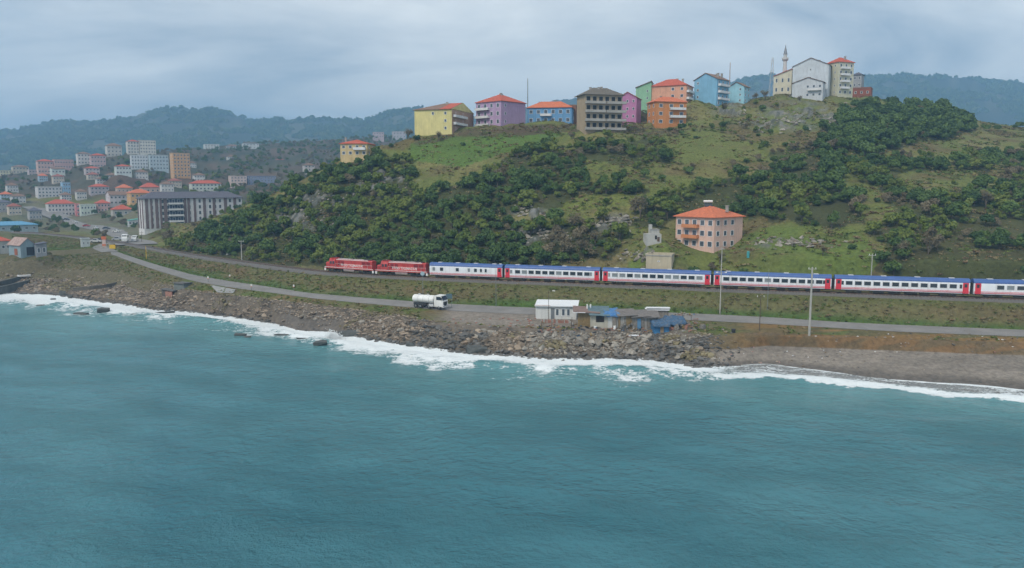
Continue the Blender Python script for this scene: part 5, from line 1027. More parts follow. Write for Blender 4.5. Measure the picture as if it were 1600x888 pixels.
slab('big dark concrete block tilted in the surf at the left', 161, 488, 3.6, 2, 1.7, .35, .15, .5); slab('flat dark rock left of the tilted surf block', 127, 491, 4.2, 2.2, .8, -.1, 0, .1); slab('dark block nearest the left rubble shore', 98, 463, 1.6, 1.6, 2.2, .3, 0, .9); slab('smaller dark block right beside the shore block', 110, 466, 1.5, 1.3, 1.4, .1, 0, .5)
slab('small rock at the left in white foam', 83, 468, 1.6, 1, .7, 0, 0, .1); slab('low rock under the foam near the slipway', 63, 478, 2.6, 1.2, .6, .1, 0, .1); slab('tiny rock in foam at the left edge', 17, 471, 1, .8, .6, 0, 0, .1); slab('flat rock below the slipway', 38, 460, 2, 1, .6, 0, 0, .2)
slab('long sunken slab in the surf, left piece', 216, 492, 5, 1, .6, -.1, 0, .05, 'sunken_slab', 'slab'); slab('long sunken slab slanting up towards the rubble shore', 256, 490, 6.5, .9, .7, .55, 0, .25, 'sunken_slab', 'slab')
slab('dark rock pair in open water below the pocket beach', 376, 525, 3.0, 1.8, 1.2, .1, .1, .2, 'surf_rock', 'rock'); slab('smaller dark rock right of the rock pair', 387, 528, 2, 1.2, .8, .1, 0, .1, 'surf_rock', 'rock')
slab('large dark rock with water washing over it below the splash', 500, 539, 3.4, 2.2, 1.6, .2, .1, .3, 'surf_rock', 'rock'); slab('flat slab in the surf left of the splash', 440, 524, 4, 1.4, .5, -.05, 0, .1, 'sunken_slab', 'slab'); slab('thin slab in the surf beside the pocket beach', 475, 530, 4.2, .8, .5, 0, 0, .1, 'sunken_slab', 'slab')
slab('broad dark ledge right of the splash', 548, 525, 7, 3, 1.6, .2, .05, .6, 'surf_rock', 'rock'); slab('big yellowish boulder at the water edge below the road lot', 745, 551, 5, 3.4, 2.0, .2, .05, .6, 'surf_rock', 'rock'); slab('rock standing in foam left of the yellowish boulder', 641, 541, 2.2, 1.8, 1.6, 0, 0, .3, 'surf_rock', 'rock')

# clutter round the huts: every stick and crate too small to pick apart
rr = random.Random(21); b = MB(); JK = [GREYB, BOARD, CONC, SHEET, TARPD, BRK, CHS, MESHR]
for i in range(420):
    px = rr.uniform(838, 1090); py_ = rr.choice([rr.uniform(503, 514), rr.uniform(505, 512), rr.uniform(492, 498)]); p = atz(px, py_, 5.0); z = ground(p[0], p[1])
    b.box((p[0], p[1], z + rr.uniform(.05, .25)), (rr.uniform(.2, 1.2), rr.uniform(.1, .4), rr.uniform(.08, .35)), rr.choice([0, 0, 1, 1, 0, 2, 4, 5, 6, 6, 5]), rz=rr.uniform(0, 3), ry=rr.uniform(-.4, .4))
for i in range(60):
    px = rr.uniform(700, 838); p = atz(px, rr.uniform(500, 511), 4.6); z = ground(p[0], p[1]); b.box((p[0], p[1], z + .08), (rr.uniform(.2, .8), rr.uniform(.15, .5), rr.uniform(.1, .3)), rr.choice([2, 2, 5, 5]), rz=rr.uniform(0, 3))
for i in range(90):
    px = rr.uniform(1100, 1600); p = atz(px, rr.uniform(538, 550) + (px - 1100) * .014, 2.3); z = ground(p[0], p[1]); b.box((p[0], p[1], z + .08), (rr.uniform(.1, .45), rr.uniform(.1, .25), rr.uniform(.06, .15)), rr.choice([3, 0, 0, 1, 7, 2]), rz=rr.uniform(0, 3))
o = b.build('scrap_and_litter', JK); tag(o, 'scrap wood, crates and litter strewn round the huts and beach top', None, None, 'stuff')
for i in range(10):
    px = [846, 862, 893, 908, 968, 986, 1008, 1044, 1066, 1080][i]; p = atz(px, rr.uniform(503, 509), 5.0)
    t = thing('prop_post', ['leaning post left of the white shack', 'short post before the white shack', 'post between white shack and board shack', 'post at the left edge of the board shack', 'post right of the bright blue tarpaulin', 'post before the dark grey shack', 'post beside the narrow blue door', 'post right of the brown doorway', 'post before the tarpaulin heap', 'post at the right end of the huts'][i], 'post', (p[0], p[1], ground(p[0], p[1]) - .2), rr.uniform(0, 3))
    MB().tube((0, 0, 0), (rr.uniform(-.3, .3), 0, rr.uniform(1.6, 2.8)), .07, .05, 6).build('shaft', WOODP, t); MB().box((0, -.05, 1.2), (.5, .06, .12), ry=.2).build('cleat', GREYB, t)

# ------------------------------------------------------------------ plants: prototypes
def leaf_mat(name, lo, hi, transl=.12):
    m = bpy.data.materials.new(name); m.use_nodes = True; t = m.node_tree; n = t.nodes; b = n['Principled BSDF']; b.inputs['Roughness'].default_value = .7; b.inputs['Specular IOR Level'].default_value = .2
    oi = n.new('ShaderNodeObjectInfo'); at_ = n.new('ShaderNodeAttribute'); at_.attribute_name = 'tint'
    ad = n.new('ShaderNodeMath'); ad.operation = 'MULTIPLY_ADD'; t.links.new(oi.outputs['Random'], ad.inputs[0]); ad.inputs[1].default_value = .62; 
    sc_ = n.new('ShaderNodeMath'); sc_.operation = 'MULTIPLY'; t.links.new(at_.outputs['Fac'], sc_.inputs[0]); sc_.inputs[1].default_value = .42; t.links.new(sc_.outputs[0], ad.inputs[2])
    mx = n.new('ShaderNodeMix'); mx.data_type = 'RGBA'; t.links.new(ad.outputs[0], mx.inputs[0]); mx.inputs[6].default_value = (*lo, 1); mx.inputs[7].default_value = (*hi, 1)
    t.links.new(mx.outputs[2], b.inputs['Base Color'])
    return m
LEAF_D = leaf_mat('leaf_dark_evergreen', (.030, .064, .020), (.115, .175, .042)); LEAF_L = leaf_mat('leaf_yellow_green', (.075, .118, .020), (.185, .215, .05)); TWIG = leaf_mat('bare_twigs', (.12, .098, .058), (.22, .185, .115)); BARK = mat('tree_bark', (.11, .09, .07), .95, .25, 4)
DRYG = leaf_mat('dry_grass', (.17, .14, .065), (.25, .20, .10)); GRNG = leaf_mat('green_grass', (.08, .118, .026), (.15, .19, .048)); REDG = leaf_mat('rusty_bracken', (.17, .118, .064), (.22, .155, .085))
def quads_mesh(name, Cn, Nr, size, tint, m, aspect=1.0):
    n = len(Cn); r = rng.normal(size=(n, 3)); Nr = Nr / np.linalg.norm(Nr, axis=1)[:, None]; A = np.cross(Nr, r); A /= np.linalg.norm(A, axis=1)[:, None] + 1e-9; B = np.cross(Nr, A)
    s = size[:, None] * .5; V = np.stack([Cn - A * s - B * s * aspect, Cn + A * s - B * s * aspect, Cn + A * s * .7 + B * s * aspect, Cn - A * s * .7 + B * s * aspect], 1).reshape(-1, 3)
    me = bpy.data.meshes.new(name); me.vertices.add(4 * n); me.vertices.foreach_set('co', V.reshape(-1).astype(np.float32)); me.loops.add(4 * n); me.loops.foreach_set('vertex_index', np.arange(4 * n, dtype=np.int32))
    me.polygons.add(n); me.polygons.foreach_set('loop_start', np.arange(0, 4 * n, 4, dtype=np.int32)); me.update(calc_edges=True)
    a = me.attributes.new('tint', 'FLOAT', 'POINT'); a.data.foreach_set('value', np.repeat(tint, 4).astype(np.float32)); me.materials.append(m); return me
def crown(name, m, n=900, rad=2.1, hgt=3.6, z0=.9, lobes=9, seed=0, size=.42):
    r = np.random.default_rng(seed); LC = []; 
    for i in range(lobes):
        a = r.uniform(0, 6.28); d = rad * .62 * math.sqrt(r.uniform(.05, 1)); z = z0 + hgt * r.uniform(.25, .85); LC.append((d * math.cos(a), d * math.sin(a), z, rad * r.uniform(.34, .58) * (1.1 - .35 * (z - z0) / hgt)))
    LC.append((0, 0, z0 + hgt * .5, rad * .62)); LC = np.array(LC); wgt = LC[:, 3] ** 2; k = r.choice(len(LC), n, p=wgt / wgt.sum()); lt = r.uniform(0, 1, len(LC))
    d = r.normal(size=(n, 3)); d /= np.linalg.norm(d, axis=1)[:, None]; d[:, 2] = np.where(d[:, 2] < -.3, -d[:, 2] * .6, d[:, 2]); rr_ = LC[k, 3] * (1 - .32 * r.uniform(0, 1, n) ** 2) * (1 + .10 * r.normal(size=n))
    P = LC[k, :3] + d * rr_[:, None]; P[:, 2] = np.maximum(P[:, 2], z0 * .5)
    return quads_mesh(name, P, d + .55 * r.normal(size=(n, 3)), size * r.uniform(.6, 1.35, n), np.clip(.6 * lt[k] + .4 * r.uniform(0, 1, n), 0, 1), m)
def trunk_mesh(seed, h=2.6):
    r = random.Random(seed); b = MB(); b.tube((0, 0, -.8), (0.05, 0, h * .5), .17, .12, 7)
    for i in range(4):
        a = r.uniform(0, 6.28); b.tube((0.05, 0, h * (.3 + .06 * i)), (math.cos(a) * .9, math.sin(a) * .9, h * r.uniform(.8, 1.1)), .09, .03, 5)
    return b.mesh('trunk', BARK)
def bare_mesh(seed, h=5.0):
    """trunk with limbs, and a mist of twigs"""
    r = random.Random(seed); b = MB(); tips = []
    def grow(p, d, L_, rad, lv):
        q = p + d * L_; b.tube(p, q, rad, rad * .62, 5 if lv < 2 else 4)
        if lv >= 3: tips.append((p, q)); return
        for i in range(3 if lv else 5):
            nd = (d + Vector((r.uniform(-1, 1), r.uniform(-1, 1), r.uniform(-.1, .75))) * (.75 if lv else .6)).normalized(); grow(p + d * L_ * r.uniform(.55, 1), nd, L_ * r.uniform(.55, .8), rad * .55, lv + 1)
    grow(Vector((0, 0, -.6)), Vector((0, 0, 1)), h * .36, .14, 0)
    tr = b.mesh('trunk', BARK); T = np.array([tuple(q) for p, q in tips]); n = 8 * len(T); C_ = np.repeat(T, 8, 0) + rng.normal(size=(n, 3)) * .28 * h / 5
    q = quads_mesh('twigs', C_, rng.normal(size=(n, 3)), rng.uniform(.035, .07, n) * 1.4, rng.uniform(0, 1, n), TWIG, 8.0); return tr, q
def tuft(name, m, n=26, r_=.55, h=.6, seed=0):
    r = np.random.default_rng(seed); P = np.stack([r.normal(0, r_ * .5, n), r.normal(0, r_ * .5, n), r.uniform(.05, h, n)], 1)
    return quads_mesh(name, P, r.normal(size=(n, 3)) * .6 + np.array([0, -.35, .9]), r.uniform(.16, .36, n), r.uniform(0, 1, n), m)
CROWNS = [crown('crown', LEAF_D, 950, 2.2, 3.6, .9, 9, 1), crown('crown', LEAF_D, 850, 1.9, 4.4, 1.0, 8, 2), crown('crown', LEAF_D, 1000, 2.6, 3.0, .6, 11, 3), crown('crown', LEAF_L, 850, 2.0, 3.2, .7, 9, 4), crown('crown', LEAF_L, 750, 1.7, 3.6, .9, 7, 5), crown('crown', TWIG, 1100, 2.0, 3.4, .7, 9, 6, .26)]
TRUNKS = [trunk_mesh(i) for i in range(3)]; BARES = [bare_mesh(i) for i in range(3)]
def proto(name, meshes):
    col_ = bpy.data.collections.new(name)
    for i, me in enumerate(meshes):
        o = bpy.data.objects.new('%s_%02d' % (name, i), me); col_.objects.link(o)
    return col_
def scatter(name, label, col_, pts, kind='stuff', group=None):
    """pts: x, y, z, scale, rotation, index"""
    P = np.array(pts); me = bpy.data.meshes.new(name); me.vertices.add(len(P)); me.vertices.foreach_set('co', P[:, :3].reshape(-1).astype(np.float32))
    for nm, c, ty in (('isc', 3, 'FLOAT'), ('irot', 4, 'FLOAT'), ('iidx', 5, 'INT')):
        a = me.attributes.new(nm, ty, 'POINT'); a.data.foreach_set('value', P[:, c].astype(np.float32 if ty == 'FLOAT' else np.int32))
    o = tag(link(name, me), label, None, group, kind); ng = bpy.data.node_groups.new(name, 'GeometryNodeTree'); ng.interface.new_socket('Geometry', in_out='INPUT', socket_type='NodeSocketGeometry'); ng.interface.new_socket('Geometry', in_out='OUTPUT', socket_type='NodeSocketGeometry')
    n = ng.nodes; gi = n.new('NodeGroupInput'); go = n.new('NodeGroupOutput'); ip = n.new('GeometryNodeInstanceOnPoints'); ci_ = n.new('GeometryNodeCollectionInfo'); ci_.inputs[0].default_value = col_; ci_.inputs['Separate Children'].default_value = True; ci_.inputs['Reset Children'].default_value = True
    def na(nm, ty):
        q = n.new('GeometryNodeInputNamedAttribute'); q.data_type = ty; q.inputs[0].default_value = nm; return q.outputs[0]
    cx_ = n.new('ShaderNodeCombineXYZ'); l = ng.links.new; l(na('irot', 'FLOAT'), cx_.inputs[2])
    l(gi.outputs[0], ip.inputs['Points']); l(ci_.outputs[0], ip.inputs['Instance']); ip.inputs['Pick Instance'].default_value = True; l(na('iidx', 'INT'), ip.inputs['Instance Index']); l(cx_.outputs[0], ip.inputs['Rotation']); l(na('isc', 'FLOAT'), ip.inputs['Scale']); l(ip.outputs[0], go.inputs[0])
    md = o.modifiers.new('scatter', 'NODES'); md.node_group = ng; return o
class Disk:
    def __init__(s, r): s.r = r; s.g = {}
    def ok(s, x, y, r=None):
        r = r or s.r; c = s.r; i, j = int(x // c), int(y // c); m = int(math.ceil(r / c))
        for a in range(i - m, i + m + 1):
            for b in range(j - m, j + m + 1):
                for (u, v) in s.g.get((a, b), ()):
                    if (u - x) ** 2 + (v - y) ** 2 < r * r: return False
        s.g.setdefault((i, j), []).append((x, y)); return True
FT = np.array([(f[0], f[1], f[2]) for f in FOOT])
def clear(x, y, m=1.0): return bool(np.all(np.hypot(FT[:, 0] - x, FT[:, 1] - y) > FT[:, 2] * .9 + m))
SX = np.array([p[:2] for p in STREET])
def clear_v(X, Y, m=1.0):
    r = np.ones(len(X), bool)
    for (x, y, q) in FT: r &= np.hypot(X - x, Y - y) > q * .9 + m
    return r
def sample(n, s0, s1, k0, k1, seed):
    r = np.random.default_rng(seed); s = r.uniform(s0, s1, n); t = r.uniform(0, 1, n); q = r.uniform(0, 1, n); c = col_of(s); i = c.astype(int); u = c - i
    def yk(k):
        a = int(k); f = k - a; row_ = FY[a] * (1 - f) + FY[min(a + 1, len(FY) - 1)] * f; return row_[i] * (1 - u) + row_[i + 1] * u
    ya, yb = yk(k0), yk(k1); Y = ya + (yb - ya) * t; W = (yb - ya) * Y; keep = q < W / np.percentile(W, 97); X = (s * Y)[keep]; Y = Y[keep]
    Z, K = ground_v(X, Y); px, py_ = proj_v(X, Y, Z); return X, Y, Z, K, px, py_
def warp(px, py): return px + (fbm(px / 22., py / 22., 3, 55) - .5) * 40, py - 8 + (fbm(px / 22. + 9, py / 14., 3, 56) - .5) * 22
LMX = [(300, 'above the grey cabinet'), (378, 'behind the left track pole'), (430, 'left of the locomotives'), (480, 'ahead of the leading locomotive'), (530, 'above the leading cab'), (570, 'above the leading engine hood'), (610, 'above the second cab'), (650, 'above the second engine hood'), (695, 'above the van left end'), (740, 'above the van middle'), (785, 'above the van right end'), (830, 'above the second coach left end'), (880, 'by the leafless pair'), (930, 'above the second coach right end'), (985, 'left of the beige shed'), (1030, 'by the stepped hut'), (1075, 'left of the pink house roof'), (1130, 'over the pink house roof'), (1190, 'right of the pink house'), (1240, 'below the grey hilltop block'), (1300, 'below the beige hilltop flats'), (1361, 'above the right track pole'), (1420, 'left of the coach gap'), (1480, 'over the last coach gap'), (1540, 'above the last coach'), (1600, 'at the right edge')]
def landmark(px): return min(LMX, key=lambda l_: abs(l_[0] - px))[1]
# --- woods
trees = []; dk = Disk(2.3)
X_, Y_, Z_, K_, PX_, PY_ = sample(90000, -.47, .72, 9.15, 13.25, 101)
wx, wy = warp(PX_, PY_); wi = np.full(len(X_), -1)
for n_ in range(len(WOODS) - 1, -1, -1): wi[inpoly(wx, wy, WOODS[n_][3])] = n_
n16 = fbm(X_ / 16, Y_ / 16, 3, 201); n9 = fbm(X_ / 9, Y_ / 9, 3, 204); n20 = fbm(X_ / 20, Y_ / 20, 3, 205); n26 = fbm(X_ / 26, Y_ / 26, 3, 206); c25 = clear_v(X_, Y_, 2.5); c12 = clear_v(X_, Y_, 1.2)
hole = np.zeros(len(X_), bool)
for (a, b_, c_, d_) in ROCKS + [(890, 378, 40, 24), (1000, 335, 14, 20)]: hole |= (np.hypot((PX_ - a) / c_, (PY_ - 6 - b_) / d_) < .8) & (n20 + .3 * (n9 - .5) < .62)
for i in range(len(X_)):
    rv = random.random(); X, Y = X_[i], Y_[i]
    if wi[i] < 0:
        if n16[i] < .56 or rv > .03 or not c25[i] or not dk.ok(X, Y, 4): continue
        trees.append((X, Y, Z_[i], random.uniform(.35, .75), random.uniform(0, 6.28), random.choice([0, 2, 2, 3, 5]), 'open grass', PX_[i], PY_[i])); continue
    nm, den, wsc, _q = WOODS[wi[i]]
    dense_ = nm == 'slope above the railway' or nm == 'crest at the right'
    if rv > den or not c12[i] or n9[i] < (.31 if dense_ else (.42 if nm == 'middle of the slope' else .455)) or hole[i]: continue
    sc_ = wsc * (.45 + .85 * random.random() ** 1.3)
    if not dk.ok(X, Y, 1.6 + .9 * sc_): continue
    lr = nm in ('wood at the lower right', 'gully right of the meadow', 'hedge along the upper right field')
    if n26[i] > (.68 if lr else .78) or random.random() < (.09 if lr else .02): ix = 5
    elif n20[i] > .46 and nm != 'crest at the right': ix = random.choice([3, 4, 3, 0])
    else: ix = random.choice([0, 1, 2, 0, 2])
    if ix == 1 and sc_ > 1: sc_ = .95
    trees.append((X, Y, Z_[i], sc_, random.uniform(0, 6.28), ix, nm, PX_[i], PY_[i]))
KINDN = {0: 'dark evergreen', 1: 'tall dark evergreen', 2: 'broad dark evergreen', 3: 'yellow-green', 4: 'slim yellow-green', 5: 'leafless brown'}
vis = [t for t in trees if -10 < t[7] < 1610]
vis.sort(key=lambda t: -t[3] / t[1] * (1.6 if t[6] in ('open grass', 'round thicket on the upper slope') else 1.0))
single = set(id(t) for t in vis[:270])
for t in trees:
    if id(t) not in single: continue
    nm = 'shrub' if t[6] == 'open grass' else 'tree'; tier = 'low on the hill' if t[8] > 372 else ('halfway up the hill' if t[8] > 290 else 'high on the hill')
    size = 'small ' if t[3] < .75 else ('large ' if t[3] > 1.05 else '')
    lab = '%s%s %s %s%s, %s' % (size, KINDN[t[5]], nm, 'on grass ' if nm == 'shrub' else '', tier if nm == 'tree' else tier.replace(' on the hill', '').replace(' the hill', ''), landmark(t[7]))
    e = thing(nm, lab, nm, (t[0], t[1], t[2] - .25), t[4], '%ss %s' % (nm, 'on open grass' if nm == 'shrub' else 'of the hill wood')); e.scale = (t[3],) * 3
    link('trunk', TRUNKS[t[5] % 3], e); link('crown', CROWNS[t[5]], e)
rest = [(t[0], t[1], t[2] - .3, t[3], t[4], t[5]) for t in trees if id(t) not in single]
scatter('hill_woodland', 'mass of small evergreen trees and scrub covering the hill', proto('woodland', CROWNS), rest)
print('TREES', len(trees), len(rest))
for i, (px, py_, Y, s_, w_) in enumerate([(532, 250, 292, .9, 'leftmost'), (543, 252, 291, .8, 'second from the left'), (555, 252, 290, .95, 'third from the left'), (566, 252, 291, .8, 'third from the right'), (577, 250, 292, .95, 'second from the right'), (590, 247, 294, 1.0, 'rightmost')]):
    p = at(px, py_, Y); e = thing('tree', 'evergreen tree screening the orange roofed cottage, %s of six' % w_, 'tree', (p[0], p[1], ground(p[0], p[1]) - .2), i * 1.7, 'trees before the cottage'); e.scale = (s_ * 1.25, s_ * 1.25, s_ * 1.45)
    link('trunk', TRUNKS[i % 3], e); link('crown', CROWNS[i % 3], e)
# --- forest on the far hills
FARC = [crown('far_crown', LEAF_D, 160, 2.6, 3.0, .2, 6, 31, 1.15), crown('far_crown', LEAF_D, 160, 2.2, 3.6, .2, 6, 32, 1.15), crown('far_crown', LEAF_L, 150, 2.4, 2.8, .2, 6, 33, 1.15)]
ffp = []; X_, Y_, Z_, K_, PX_, PY_ = sample(30000, -.70, .70, 18.6, 20.05, 107)
kr = np.clip(np.searchsorted(GK[:, 0], K_), 1, len(GK) - 1); cc = np.clip(((X_ / Y_) - s_cols[0]) / (s_cols[1] - s_cols[0]), 0, NCOL - 1.001).astype(int); fr_ = (K_ - GK[kr - 1, 0]) / (GK[kr, 0] - GK[kr - 1, 0]); ZS = GZ[kr - 1, cc] * (1 - fr_) + GZ[kr, cc] * fr_; nf = fbm(X_ / 90, Y_ / 120, 4, 611)
for i in range(len(X_)):
    if nf[i] < .47: continue
    ffp.append((X_[i], Y_[i], ZS[i] - 2.5, random.uniform(2.2, 4.2), random.uniform(0, 6.28), random.choice([0, 1, 0, 1, 2])))
scatter('far_forest', 'dark forest clothing the hazy hills behind the town', proto('farforest', FARC), ffp); print('FAR', len(ffp))
# --- leafless trees that stand out
for i, (px, py_, Y, s_, lab) in enumerate([(880, 398, 219, 1.5, 'large leafless grey tree above the white coaches, left of a pair'), (912, 396, 217, 1.3, 'large leafless grey tree above the white coaches, right of a pair'), (862, 392, 222, 1.2, 'leafless grey tree at the left end of the grey thicket'), (898, 372, 228, 1.5, 'leafless grey tree at the top of the grey thicket'), (930, 388, 221, 1.1, 'leafless grey tree at the right end of the grey thicket'), (1000, 352, 232, 1.6, 'tall leafless tree left of the stepped hut'), (1415, 405, 190, 1.2, 'leafless tree at the edge of the lower right wood'), (1125, 393, 206, .8, 'small leafless tree right in front of the pink house'), (637, 222, 316, 1.1, 'leafless tree left of the yellow hilltop house'), (684, 206, 307, 1.0, 'leafless tree before the yellow hilltop house wall'), (1196, 158, 366, 1.1, 'leafless tree on the crest left of the mosque'), (1182, 160, 364, .9, 'leafless tree on the crest right of the light blue house'), (1250, 156, 360, .8, 'small leafless tree below the grey annex'), (650, 398, 234, 1.2, 'leafless tree in the wood above the second locomotive'), (1450, 400, 192, 1.2, 'leafless tree in the middle of the lower right wood'), (1540, 330, 228, 1.4, 'leafless tree high in the lower right wood'), (1285, 408, 196, .7, 'low leafless shrub in the meadow above the train'), (300, 388, 300, 1.0, 'leafless tree on the spur beside the track')]):
    p = at(px, py_, Y); e = thing('bare_tree', lab, 'tree', (p[0], p[1], ground(p[0], p[1]) - .1), i * 1.3, 'leafless trees'); e.scale = (s_ * 1.1,) * 3
    link('trunk', BARES[i % 3][0], e); link('crown', BARES[i % 3][1], e)
for i, (px, py_, Y, s_, lab) in enumerate([(856, 400, 219, 1.0, 'low grey leafless bush, lower left of the grey thicket'), (872, 380, 225, 1.2, 'pale grey leafless bush, upper left of the grey thicket'), (886, 400, 218, 1.1, 'pale grey leafless bush, bottom middle of the grey thicket'), (905, 384, 223, 1.3, 'broad grey leafless bush, centre of the grey thicket'), (922, 402, 216, 1.0, 'low grey leafless bush, lower right of the grey thicket'), (918, 372, 227, 1.1, 'grey leafless bush, upper right of the grey thicket'), (992, 346, 234, .9, 'grey leafless bush beside the tall leafless tree')]):
    p = at(px, py_, Y); e = thing('bare_bush', lab, 'bush', (p[0], p[1], ground(p[0], p[1]) - .2), i * 1.9, 'leafless grey bushes'); e.scale = (s_,) * 3
    link('trunk', TRUNKS[i % 3], e); link('crown', CROWNS[5], e)
# --- town trees
tt_ = []; d2 = Disk(5.5)
X_, Y_, Z_, K_, PX_, PY_ = sample(11000, -.70, -.08, 9.3, 17.4, 103); n40 = fbm(X_ / 40, Y_ / 40, 3, 301); cl = clear_v(X_, Y_, .5)
for i in range(len(X_)):
    X, Y, k_ = X_[i], Y_[i], K_[i]
    if (X / Y > -.42 and k_ < 13.6) or not cl[i] or n40[i] < .46 or (k_ < 10.1 and X / Y > -.46): continue
    if np.min(np.hypot(SX[:, 0] - X, SX[:, 1] - Y)) < 11 or not d2.ok(X, Y): continue
    tt_.append((X, Y, Z_[i] - .4, random.uniform(.6, 1.4), random.uniform(0, 6.28), random.choice([0, 1, 2, 3, 0, 3, 5, 5, 5])))
scatter('town_trees', 'dark trees filling the gaps between the town buildings', proto('towntree', CROWNS), tt_); print('TOWN', len(tt_))
# --- rough grass and scrub
TUFTS = [tuft('a', DRYG, 40, .6, .5, 1), tuft('b', GRNG, 40, .6, .45, 2), tuft('c', REDG, 40, .65, .55, 3), tuft('d', DRYG, 30, .8, .3, 4), tuft('e', GRNG, 30, .8, .28, 5)]
tf = []; X_, Y_, Z_, K_, PX_, PY_ = sample(52000, -.62, .70, 3.02, 6.98, 104); nn = fbm(X_ / 8, Y_ / 5, 3, 401); cl = clear_v(X_, Y_, -.5)
for i in range(len(X_)):
    k_, px, nz_ = K_[i], PX_[i], nn[i]
    if 3.94 <= k_ <= 5.25 or not cl[i]: continue
    if k_ < 4:
        if 655 < px < 1080 and not (k_ < 3.15): continue
        if px > 1100 and nz_ < .5: continue
        ix = random.choice([0, 3, 3, 4, 1]) if nz_ < .55 else random.choice([4, 1, 4, 3]); s_ = random.uniform(.4, .8)
    else:
        q = k_ + (nz_ - .5) * 1.0
        ix = random.choice([1, 1, 4, 1]) if q < 6.3 else (random.choice([0, 2, 4, 0, 3, 1]) if q < 6.62 else random.choice([3, 0, 4, 1])); s_ = random.uniform(.35, .8)
    tf.append((X_[i], Y_[i], Z_[i] - .05, s_, random.uniform(0, 6.28), ix))
scatter('verge_grass', 'rough dry and green grass along road and embankment', proto('vtuft', TUFTS), tf)
tf = []; X_, Y_, Z_, K_, PX_, PY_ = sample(52000, -.45, .72, 9.05, 13.4, 105); nn = fbm(X_ / 10, Y_ / 7, 3, 402); cl = clear_v(X_, Y_, 0)
for i in range(len(X_)):
    if not cl[i] or nn[i] < .40: continue
    tf.append((X_[i], Y_[i], Z_[i] - .1, random.uniform(.4, 1.2), random.uniform(0, 6.28), random.choice([0, 1, 3, 3, 4, 4, 4, 1] if nn[i] < .58 else [0, 2, 3, 3, 4])))
scatter('hill_scrub', 'low scrub, heath and tussocks on the open hillside', proto('htuft', TUFTS), tf); print('TUFT', len(tf))

# ------------------------------------------------------------------ boulders of the rubble shore
def rock_mesh(seed, m, flat=1.0):
    r = np.random.default_rng(seed); b = bmesh.new()
    P = r.normal(size=(13, 3)); P /= np.linalg.norm(P, axis=1)[:, None]; P *= np.array([.62, .46, .40 * flat]) * r.uniform(.8, 1.15, (13, 1))
    for p in P: b.verts.new(p)
    bmesh.ops.convex_hull(b, input=b.verts); bmesh.ops.delete(b, geom=[v for v in b.verts if not v.link_faces], context='VERTS'); me = bpy.data.meshes.new('boulder'); b.to_mesh(me); b.free(); me.materials.append(m); return me
def rock_mat(name, lo, hi, rough=.92):
    m = bpy.data.materials.new(name); m.use_nodes = True; t = m.node_tree; n = t.nodes; b = n['Principled BSDF']; b.inputs['Roughness'].default_value = rough
    oi = n.new('ShaderNodeObjectInfo'); tc_ = n.new('ShaderNodeTexCoord'); nz_ = n.new('ShaderNodeTexNoise'); nz_.inputs['Scale'].default_value = 5; nz_.inputs['Detail'].default_value = 5; t.links.new(tc_.outputs['Object'], nz_.inputs[0])
    ad = n.new('ShaderNodeMath'); ad.operation = 'MULTIPLY_ADD'; t.links.new(nz_.outputs[0], ad.inputs[0]); ad.inputs[1].default_value = .6; 
    q = n.new('ShaderNodeMath'); q.operation = 'MULTIPLY_ADD'; t.links.new(oi.outputs['Random'], q.inputs[0]); q.inputs[1].default_value = .8; q.inputs[2].default_value = -.2; t.links.new(q.outputs[0], ad.inputs[2])
    mx = n.new('ShaderNodeMix'); mx.data_type = 'RGBA'; t.links.new(ad.outputs[0], mx.inputs[0]); mx.inputs[6].default_value = (*lo, 1); mx.inputs[7].default_value = (*hi, 1); t.links.new(mx.outputs[2], b.inputs['Base Color'])
    bn = n.new('ShaderNodeBump'); bn.inputs['Strength'].default_value = .6; t.links.new(nz_.outputs[0], bn.inputs['Height']); t.links.new(bn.outputs[0], b.inputs['Normal']); return m
RB = rock_mat('brown_rock', (.10, .078, .056), (.38, .30, .225)); RG = rock_mat('grey_rock', (.10, .09, .075), (.36, .325, .275)); RD = rock_mat('dark_wet_rock', (.04, .039, .036), (.16, .15, .135), .7); RO = rock_mat('ochre_rock', (.11, .09, .045), (.26, .22, .13))
ROCKM = [rock_mesh(i, [RB, RB, RG, RG, RD, RD, RO][i % 7], [1, .55, .8][i % 3]) for i in range(14)]
IDX = {m.name: [i for i in range(14) if ROCKM[i].materials[0] == m] for m in (RB, RG, RD, RO)}
bl = []; X_, Y_, Z_, K_, PX_, PY_ = sample(50000, -.66, .33, .93, 3.12, 106); nn = fbm(X_ / 7, Y_ / 4, 3, 501)
for i in range(len(X_)):
    X, Y, z, k_, px, nz_ = X_[i], Y_[i], Z_[i], K_[i], PX_[i], nn[i]
    if px > 1090 and random.random() < (px - 1090) / 75 + (.25 if k_ > 2.2 and px > 1110 else 0): continue
    if 425 < px < 540 and k_ < 2.0 and random.random() < .93: continue
    if px < 235 and k_ > 2.3 and random.random() < .8: continue
    if px < 240 and random.random() < .35: continue
    if 680 < px < 1085 and k_ > (2.85 if px > 835 else 2.7): continue
    dark = k_ < 1.2 or (px > 1015 and nz_ > .42) or (px > 640 and px < 760 and nz_ > .58)
    mn = 'dark_wet_rock' if dark else ('ochre_rock' if nz_ < .33 else ('brown_rock' if (px < 820) == (random.random() < .85) else 'grey_rock'))
    s_ = random.uniform(.3, .8) if random.random() < .86 or k_ > 2.6 else random.uniform(.8, 1.9)
    if px < 330: s_ *= .8
    bl.append((X, Y, z + .08 * s_, s_, random.uniform(0, 6.28), random.choice(IDX[mn]), px, mn, k_))
